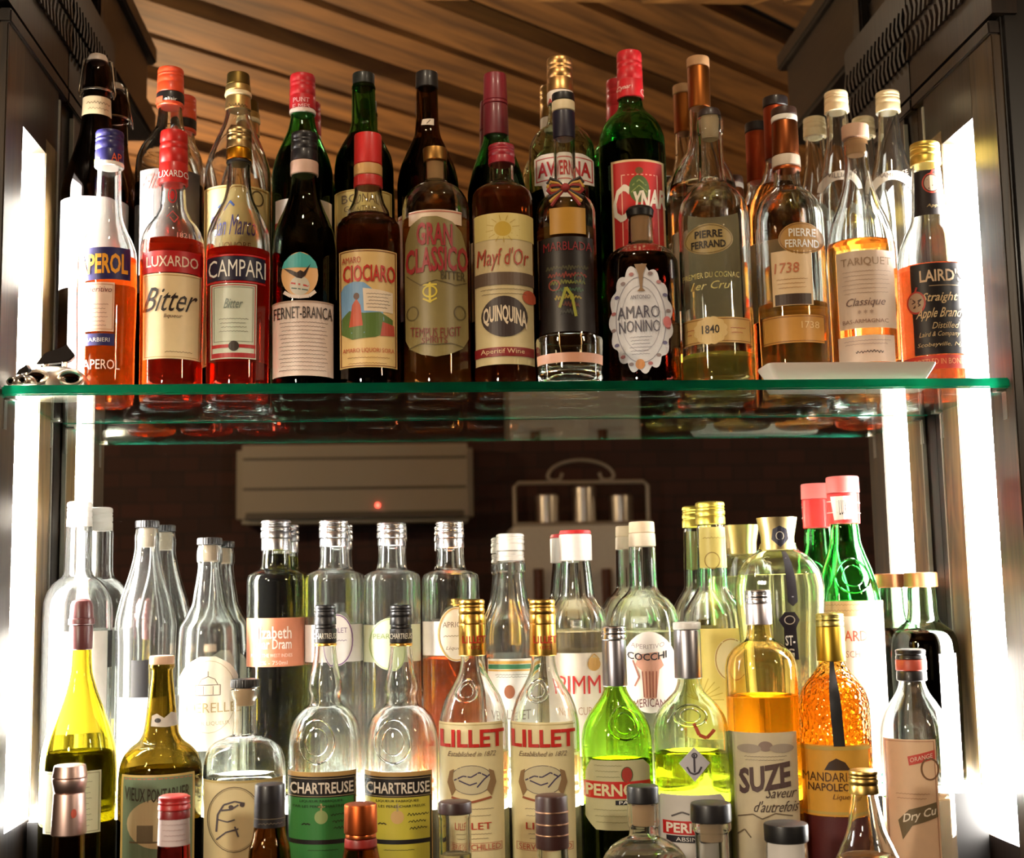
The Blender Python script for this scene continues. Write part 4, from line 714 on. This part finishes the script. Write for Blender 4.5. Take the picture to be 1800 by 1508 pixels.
for cx0, nm, col, lab in ((572, 'green', (56, 128, 62), 'clear ball-shouldered bottle with black cap and green lower label'), (706, 'yellow', (196, 186, 66), 'clear ball-shouldered bottle with black cap and yellow lower label')):
    d = cx0-572; cl = cx0-3
    b = bt(lab, cx0, 1250, YN, Z0, [(1100, 17), (1136, 18.5), (1170, 22), (1196, 28), (1210, 29.5), (1224, 26), (1236, 28), (1248, 42), (1264, 54), (1284, 60), (1310, 63), (1500, 63)], CLEAR, None, None,
       [('cap', 1063, 1098, 18.5, 19, plastic((22, 20, 22)), 'screw'), ('cap_ring', 1098, 1104, 18, 18, plastic(BK)), ('neck_label', 1104, 1130, 19.2, 19.2, paper((26, 22, 24))), ('gold_ring', 1130, 1135, 19.4, 19.4, goldm)],
       [('front_label', R_(508+d, 624+d, 1357, 1540, (186, 150, 90)), [R_(509+d, 622+d, 1365, 1540, (24, 20, 22)), R_(511+d, 619+d, 1402, 1476, col), R_(511+d, 619+d, 1484, 1540, col), F_(510+d, 621+d, 1368, 1400, 1, (170, 150, 110)),
          E_(cl-4, 1436, 11, 12, (150, 170, 110) if nm == 'green' else (206, 170, 110)), S_([(cl-4, 1426), (cl-4, 1412)], 3, (170, 160, 110)), S_([(cl-10, 1418), (cl+2, 1418)], 3, (170, 160, 110)), T_('CHARTREUSE', cl-3, 1385, 104, 20, (222, 212, 196), bold=.02), T_('LIQUEUR FABRIQUEE', cl-4, 1408, 70, 5, (30, 40, 26)), T_('PAR LES PERES CHARTREUX', cl-4, 1417, 92, 4.5, (30, 40, 26))]+lines(cl+12, cl+48, 1432, 1456, 3, (40, 50, 30), 1.1, 3)+lines(cl-36, cl-22, 1448, 1448, 1, (30, 30, 20), 2, 2)+lines(cl-26, cl+24, 1494, 1494, 1, (40, 50, 30)))],
       [(cl-12, 1304, 30, 38)], group=LF)
    b.label('neck_print', [T_('CHARTREUSE', cx0, 1118, 36, 10, (226, 220, 206), bold=.015)], off=('cap', 19.6))
for cx0, lab in ((832, 'gold-capped wine aperitif bottle with red lettering, left of the twin pair'), (957, 'gold-capped wine aperitif bottle with red lettering, right of the twin pair')):
    d = cx0-832
    b = bt(lab, cx0, 1250, YN, Z0, [(1145, 20), (1160, 20.5), (1180, 24), (1200, 33), (1225, 47), (1250, 55), (1275, 59), (1500, 59)], CLEAR, (.99, .88, .48), 1320,
       [('cap', 1053, 1096, 22.5, 23, goldm, 'screw'), ('capsule', 1096, 1152, 23, 23.5, goldm)],
       [('front_label', R_(772+d, 884+d, 1270, 1540, (236, 222, 172)), [S_([(772+d, 1274), (884+d, 1274)], 1.2, (190, 170, 110)), E_(829+d, 1371, 36, 26, (206, 196, 160)), O_(829+d, 1371, 36, 26, 1.2, (110, 100, 100)), S_([(800+d, 1372), (815+d, 1364), (828+d, 1366), (842+d, 1358), (856+d, 1366)], 2.4, (70, 62, 92)), S_([(808+d, 1372), (826+d, 1380), (838+d, 1376)], 2.4, (70, 62, 92)), S_([(838+d, 1384), (850+d, 1370), (862+d, 1360)], 2.4, (70, 62, 92)), P_([(858+d, 1352), (866+d, 1356), (870+d, 1376), (862+d, 1400), (854+d, 1388), (860+d, 1370)], (150, 120, 84)), P_([(800+d, 1352), (793+d, 1356), (789+d, 1376), (796+d, 1400), (803+d, 1388), (798+d, 1370)], (150, 120, 84)), S_([(796+d, 1402), (829+d, 1410), (862+d, 1402)], 4, (160, 90, 60)), F_(786+d, 880+d, 1482, 1496, .8, (190, 110, 90)),
          T_('LILLET', 830+d, 1298, 106, 31, (200, 40, 32), bold=.025), T_('Established in 1872', 830+d, 1325, 78, 9, (130, 110, 90), .3), T_('LILLET', 832+d, 1452, 60, 12, (190, 60, 44)), T_('SERVE CHILLED', 834+d, 1489, 86, 10, (196, 90, 70))]+lines(800+d, 866+d, 1422, 1434, 2, (140, 120, 100))+lines(806+d, 862+d, 1466, 1474, 2, (140, 120, 100)))],
       [(821+d, 1214, 17, 19)], group=LF)
    b.label('capsule_print', [T_('LILLET', 833+d, 1124, 34, 13, (196, 60, 30), bold=.02), T_('1872', 833+d, 1138, 16, 6, (180, 70, 30))], off=('cap', 23.8))
bt('bright green pastis bottle with silver cap and cut-corner label', 1083, 1270, YN, Z0, [(1190, 18), (1208, 19), (1222, 24), (1240, 36), (1258, 48), (1280, 57), (1305, 60), (1500, 60)], (.30, .66, .04), (.2, .249, .01), 1336,
   [('cap', 1100, 1124, 22, 22, silverm, 'screw'), ('capsule', 1124, 1206, 20.5, 21, metal((170, 168, 178), .35))],
   [('front_label', P_([(1032, 1358), (1042, 1337), (1130, 1337), (1141, 1350), (1141, 1445), (1130, 1460), (1048, 1460), (1030, 1438)], (196, 192, 150)), [E_(1101, 1362, 9, 13, (170, 60, 50)), O_(1101, 1362, 10, 14, 1.4, (80, 90, 60)), P_([(1028, 1374), (1141, 1374), (1141, 1404), (1028, 1404)], (196, 40, 32)), R_(1082, 1136, 1407, 1415, (40, 40, 46)), T_('PERNOD', 1084, 1389, 102, 22, (226, 216, 170), bold=.03), T_('PASTIS', 1108, 1411, 40, 6, WH)]+lines(1046, 1092, 1346, 1366, 3, (140, 140, 100))+lines(1046, 1124, 1424, 1446, 3, (140, 140, 100)))],
   [(1097, 1272, 26, 28)], group=LF)
bt('half-full green-yellow absinthe bottle with grey cap and silver anchor diamond', 1213, 1270, YN, Z0, [(1180, 18), (1196, 19), (1212, 24), (1226, 36), (1242, 50), (1262, 60), (1285, 64), (1500, 64)], (.74, .86, .60), (.22, .249, .012), 1322,
   [('cap', 1093, 1106, 24, 24, plastic((226, 222, 216))), ('capsule', 1106, 1192, 23, 23.5, metal((176, 174, 180), .35))],
   [('diamond_label', P_([(1220, 1313), (1246, 1342), (1220, 1374), (1194, 1342)], (196, 194, 200)), [S_([(1220, 1326), (1220, 1358)], 3, (70, 66, 76)), S_([(1208, 1348), (1213, 1358), (1220, 1361), (1227, 1358), (1232, 1348)], 3, (70, 66, 76)), O_(1220, 1328, 5, 5, 2, (70, 66, 76))]),
    ('front_label', P_([(1158, 1410), (1166, 1398), (1266, 1398), (1274, 1410), (1274, 1540), (1158, 1540)], (206, 202, 196)), [R_(1168, 1272, 1444, 1468, (190, 36, 34)), R_(1174, 1270, 1470, 1482, (36, 34, 40)), S_([(1182, 1436), (1200, 1428), (1212, 1432)], 3, (90, 86, 86)), T_('PERNOD', 1220, 1456, 92, 18, (236, 226, 210), bold=.03), T_('ABSINTHE', 1220, 1476, 60, 7, (230, 226, 220))]),
    ('red_print', [S_([(1220, 1272), (1228, 1292), (1240, 1298), (1254, 1284)], 6, (196, 90, 60))])],
   [(1213, 1258, 27, 18)], group=LF)
bt('amber gentian bottle with silver cap, round shoulders and tall cream label', 1340, 1230, YN, Z0, [(1088, 19), (1100, 20.5), (1122, 24), (1132, 36), (1144, 50), (1158, 58), (1178, 61), (1500, 61)], (.92, .66, .26), (.80, .36, .025), 1222,
   [('cap', 1036, 1060, 22.5, 22.5, silverm, 'screw'), ('capsule', 1060, 1098, 22, 22.5, metal((214, 206, 210), .35))],
   [('front_label', R_(1287, 1402, 1288, 1560, (214, 200, 168)), [E_(1345, 1312, 12, 9, (150, 130, 120)), E_(1318, 1316, 20, 8, (170, 156, 140)), E_(1372, 1316, 20, 8, (170, 156, 140)), T_('SUZE', 1344, 1368, 84, 46, (92, 72, 70), bold=.035, slope=-.16), T_('Saveur', 1372, 1394, 48, 18, (80, 64, 60), .35), T_("d'autrefois", 1364, 1418, 72, 20, (80, 64, 60), .35)]+[S_([(1300, 1438), (1325, 1432), (1340, 1440), (1362, 1430), (1390, 1436)], 2.4, (120, 104, 84)), S_([(1300, 1470), (1312, 1460), (1322, 1474)], 2.4, (120, 104, 84))]+lines(1310, 1380, 1330, 1336, 2, (150, 136, 120)))], group=LF)
bt('textured amber orange-liqueur bottle with gold capsule and black vertical ribbon', 1466, 1250, YN, Z0, [(1150, 20), (1165, 22), (1180, 30), (1198, 44), (1218, 55), (1245, 60), (1500, 60)], (.95, .52, .08), (.72, .30, .05), 1190,
   [('cap', 1077, 1100, 24, 24, metal((206, 190, 110), .35), 'screw'), ('capsule', 1100, 1162, 24, 24.5, metal((206, 170, 64), .35))],
   [('black_ribbon', P_([(1456, 1164), (1474, 1164), (1480, 1312), (1462, 1312)], (30, 32, 36)), (), .0016), ('front_label', R_(1408, 1524, 1310, 1436, (216, 160, 60)), [S_([(1408, 1316), (1524, 1316)], 6, (190, 160, 80)), S_([(1408, 1430), (1524, 1430)], 5, (190, 160, 80)), P_([(1450, 1354), (1458, 1340), (1470, 1333), (1484, 1340), (1492, 1354)], (60, 40, 30)), T_('MANDARINE', 1462, 1366, 92, 16, (84, 52, 26), bold=.015), T_('NAPOLEON', 1464, 1384, 78, 14, (84, 52, 26), bold=.015), T_('Liqueur', 1484, 1402, 38, 12, (110, 70, 30), .3)], .0012),
    ('foot_wrap', R_(1408, 1526, 1437, 1560, (84, 30, 30)))], group=LF, bump=170)
bt('clear curacao bottle with black and red cap, rightmost of the front lower row', 1607, 1270, YN, Z0, [(1188, 21), (1200, 22), (1215, 27), (1235, 39), (1255, 50), (1280, 57), (1305, 59), (1500, 59)], CLEAR, (.97, .72, .45), 1400,
   [('cap', 1140, 1158, 25, 25.5, plastic((24, 20, 22)), 'screw'), ('cap_band', 1158, 1178, 26, 26, paper((190, 80, 60))), ('cap_foot', 1178, 1196, 25, 25.5, plastic((24, 20, 22)))],
   [('front_label', R_(1562, 1648, 1300, 1560, (232, 196, 160)), [F_(1565, 1645, 1303, 1557, 1, (170, 110, 80)), P_([(1596, 1330), (1640, 1318), (1640, 1334), (1598, 1346)], (206, 80, 70)), O_(1632, 1352, 15, 20, 3, (130, 96, 70)), P_([(1582, 1444), (1600, 1424), (1644, 1410), (1646, 1436), (1604, 1452), (1588, 1478)], (120, 104, 76)), T_('Dry Cu', 1616, 1434, 52, 20, (244, 232, 210), .15, .02, slope=-.3), T_('ORANGE', 1618, 1332, 36, 8, (246, 220, 200), slope=-.25)]+lines(1578, 1632, 1396, 1404, 2, (170, 120, 90)))], group=LF)

# -- nearest bottles, standing on the ledge in front of the counter
Z2 = -.7995; YG = -.085
def tall(hw, y, body): return [(y, hw), (y+40, hw*1.1), (y+70, hw*1.5), (y+110, body), (y+260, body)]
bt('amber wine bottle with ribbed pinkish foil capsule, leftmost of the nearest bottles', 122, 1400, YG, Z2, [(1460, 26), (1520, 27), (1570, 34), (1640, 60), (1700, 68), (1800, 68)], (.35, .2, .06), None, None,
   [('capsule', 1344, 1366, 26, 29, metal((206, 176, 166), .4)), ('capsule_neck', 1366, 1392, 29, 25.5, metal((206, 176, 166), .4)), ('capsule_skirt', 1392, 1466, 26, 29, metal((206, 176, 166), .42))], [('capsule_print', [E_(128, 1430, 4, 8, (196, 90, 70))], (), ('cap', 29.5))], group=NF)
bt('small red bottle with red cap and white neck paper in front of the green label', 306, 1440, YG, Z2, [(1438, 25), (1500, 27), (1560, 30), (1600, 45), (1640, 56), (1800, 56)], (.55, .03, .04), None, None, [('cap', 1397, 1422, 26, 27, plastic((176, 36, 34)), 'screw'), ('cap_foot', 1422, 1438, 26, 26.5, plastic((130, 24, 28)))], [('neck_paper', R_(277, 334, 1438, 1488, (214, 196, 196)), lines(286, 326, 1450, 1478, 4, (180, 150, 150)))], group=NF)
bt('small brown bottle with black cap and black neck label', 474, 1440, YG, Z2, [(1402, 25), (1450, 26), (1468, 28), (1485, 33), (1510, 36), (1560, 50), (1620, 58), (1800, 58)], (.20, .07, .02), None, None, [('cap', 1377, 1410, 25, 26, plastic((24, 20, 24)))], [('neck_label', R_(448, 500, 1412, 1456, (30, 26, 26)), [S_([(448, 1440), (500, 1440)], 1, (120, 104, 80)), W_(456, 494, 1448, 2, 1, (110, 96, 80))])], group=NF)
bt('brown bottle with tall copper-orange capsule between the green and yellow labels', 634, 1450, YG, Z2, [(1470, 25), (1490, 28), (1520, 34), (1560, 48), (1620, 60), (1800, 60)], (.30, .07, .03), None, None, [('capsule', 1412, 1464, 27.5, 28, metal((176, 84, 40), .38)), ('capsule_ring', 1464, 1472, 26, 26, coppm), ('capsule_skirt', 1472, 1490, 27, 27.5, plastic((140, 34, 26)))], group=NF)
bt('clear straight-necked bottle with dark brown disc stopper', 800, 1450, YG, Z2, [(1428, 28.5), (1434, 28), (1440, 27), (1520, 27), (1560, 32), (1610, 56), (1650, 62), (1800, 62)], CLEAR, (.97, .88, .6), 1500, [('stopper', 1408, 1429, 28, 28.5, plastic((56, 36, 34)))], group=NF)
b = bt('clear bottle with dark brown ringed capsule in front of the right twin aperitif', 970, 1440, YG, Z2, [(1485, 26), (1520, 27), (1560, 36), (1610, 56), (1800, 60)], CLEAR, (.9, .6, .3), 1540, [('capsule', 1397, 1490, 27.5, 28, plastic((58, 30, 26)))], group=NF)
for y in (1424, 1445, 1464): b.cap('capsule_ring', y, y+2.5, 28.4, 28.4, metal((190, 150, 120), .35))
bt('round-bodied clear bottle with black-topped cork stopper', 1131, 1440, YG, Z2, [(1412, 26.5), (1448, 26.5), (1456, 24), (1468, 25), (1478, 42), (1490, 58), (1510, 70), (1540, 74), (1600, 75), (1800, 75)], CLEAR, (.98, .86, .66), 1500, [('stopper', 1380, 1410, 27, 27.5, plastic((26, 24, 26))), ('cork', 1410, 1450, 19, 18, mat((222, 184, 140), .8))], group=NF)
bt('clear flared-lip bottle with wide black stopper', 1250, 1440, YG, Z2, [(1444, 33), (1456, 33), (1464, 28), (1520, 28), (1560, 31), (1610, 36), (1800, 36)], CLEAR, None, None, [('stopper', 1410, 1443, 34, 34.5, plastic((30, 28, 30))), ('cork', 1443, 1478, 20, 19, mat((214, 186, 150), .8))], group=NF)
bt('clear bottle with broad black cap, in front of the tall cream gentian label', 1382, 1470, YG, Z2, [(1476, 34), (1520, 36), (1560, 44), (1610, 60), (1800, 62)], CLEAR, None, None, [('cap', 1446, 1478, 37, 36.5, plastic((24, 24, 26)))], [('neck_paper', R_(1352, 1412, 1482, 1530, (222, 218, 212)))], group=NF)
bt('clear slope-shouldered bottle with small gold screw cap, rightmost of the nearest bottles', 1522, 1440, YG, Z2, [(1388, 21), (1400, 22), (1430, 27), (1460, 33), (1490, 45), (1520, 56), (1560, 64), (1800, 64)], CLEAR, (.9, .55, .3), 1505, [('cap', 1352, 1394, 25.5, 26, metal((206, 170, 96), .35), 'screw')], group=NF)

# ------------------------------------------------------------------ small things on the shelf
a = un(1340, 664, .04); c = un(1632, 664, .04); pw = (c.x-a.x)/2
pl = thing('tray_dish', 'shallow white rectangular dish lying on the right of the glass shelf', 'dish', ((a.x+c.x)/2, .0375, 0))
bm = bmesh.new(); rg = []
for fx, fy, z in ((.90, .021, 0), (1, .0285, .018), (1, .029, .0205), (.985, .0275, .0205), (.87, .018, .005)):
    ring = []
    for sx, sy in ((-1, -1), (1, -1), (1, 1), (-1, 1)):
        for t in range(5):
            an = {(-1, -1): PI, (1, -1): 1.5*PI, (1, 1): 0, (-1, 1): .5*PI}[(sx, sy)]+t*PI/8; cr_ = .008
            ring.append(bm.verts.new((sx*(pw*fx-cr_)+cr_*math.cos(an), sy*(fy-cr_)+cr_*math.sin(an), z)))
    rg.append(ring)
for A, B in zip(rg, rg[1:]):
    for i in range(20): bm.faces.new((A[i], A[(i+1) % 20], B[(i+1) % 20], B[i]))
bm.faces.new(rg[0][::-1]); bm.faces.new(rg[-1]); bmesh.ops.recalc_face_normals(bm, faces=bm.faces[:])
o = obj('bowl', bm, mat((240, 226, 212), .25, 0, .3, 0), pl, True)
chrome = metal((236, 226, 210), .32)
for i, (px, Yc, s, rz, lab) in enumerate(((98, .057, 1.0, .15, 'larger chrome bottle stopper with black lever, lying at the shelf left end'), (30, .019, .45, -.5, 'smaller dark chrome stopper half hidden beside the larger one'))):
    q = un(px, 650, Yc); t = thing('champagne_stopper', lab, 'bottle stopper', (max(q.x, .022), Yc, 0), rz, 'chrome stoppers on the shelf')
    bm = bmesh.new(); lathe(bm, [(0, .030), (.010, .0295), (.022, .026), (.030, .019), (.034, .010), (.033, .003), (.028, .0003), (0, .0003)], 32); bmesh.ops.scale(bm, verts=bm.verts[:], vec=(s*1.15, s*.75, s))
    obj('dome', bm, chrome, t, True)
    for sg in (-1, 1):
        bm = bmesh.new(); c0 = Vector((sg*.019*s, -.0205*s, .0125*s)); pts = [c0+Vector((math.cos(a)*.0125*s, -abs(math.cos(a))*.0*s-.002*s, math.sin(a)*.008*s)) for a in [2*PI*k/24 for k in range(24)]]
        tube(bm, pts, .0026*s, 8, True); obj('rim', bm, chrome, t, True)
        bm = bmesh.new(); bmesh.ops.create_uvsphere(bm, u_segments=16, v_segments=10, radius=1); bmesh.ops.scale(bm, verts=bm.verts[:], vec=(.0115*s, .003*s, .0072*s)); bmesh.ops.translate(bm, verts=bm.verts[:], vec=c0+Vector((0, -.001*s, 0))); obj('socket', bm, metal((60, 52, 46), .15), t, True)
    bm = bmesh.new(); v = [(-.022, .031), (-.012, .045), (.006, .052), (.012, .056), (.016, .050), (.022, .043), (.016, .036), (.004, .034)]
    A = [bm.verts.new((x*s, -.006*s, z*s)) for x, z in v]; B = [bm.verts.new((x*s, .008*s, z*s)) for x, z in v]; bm.faces.new(A); bm.faces.new(B[::-1])
    for k in range(8): bm.faces.new((A[k], B[k], B[(k+1) % 8], A[(k+1) % 8]))
    bmesh.ops.recalc_face_normals(bm, faces=bm.faces[:]); bmesh.ops.bevel(bm, geom=bm.edges[:], offset=.0012*s, segments=2, affect='EDGES'); obj('lever', bm, plastic((26, 20, 20)), t, True)
    bm = bmesh.new(); tube(bm, [(-.012*s, 0, .0285*s), (-.010*s, 0, .034*s)], .003*s); tube(bm, [(.010*s, 0, .0285*s), (.010*s, 0, .037*s)], .003*s); obj('hinge', bm, chrome, t, True)
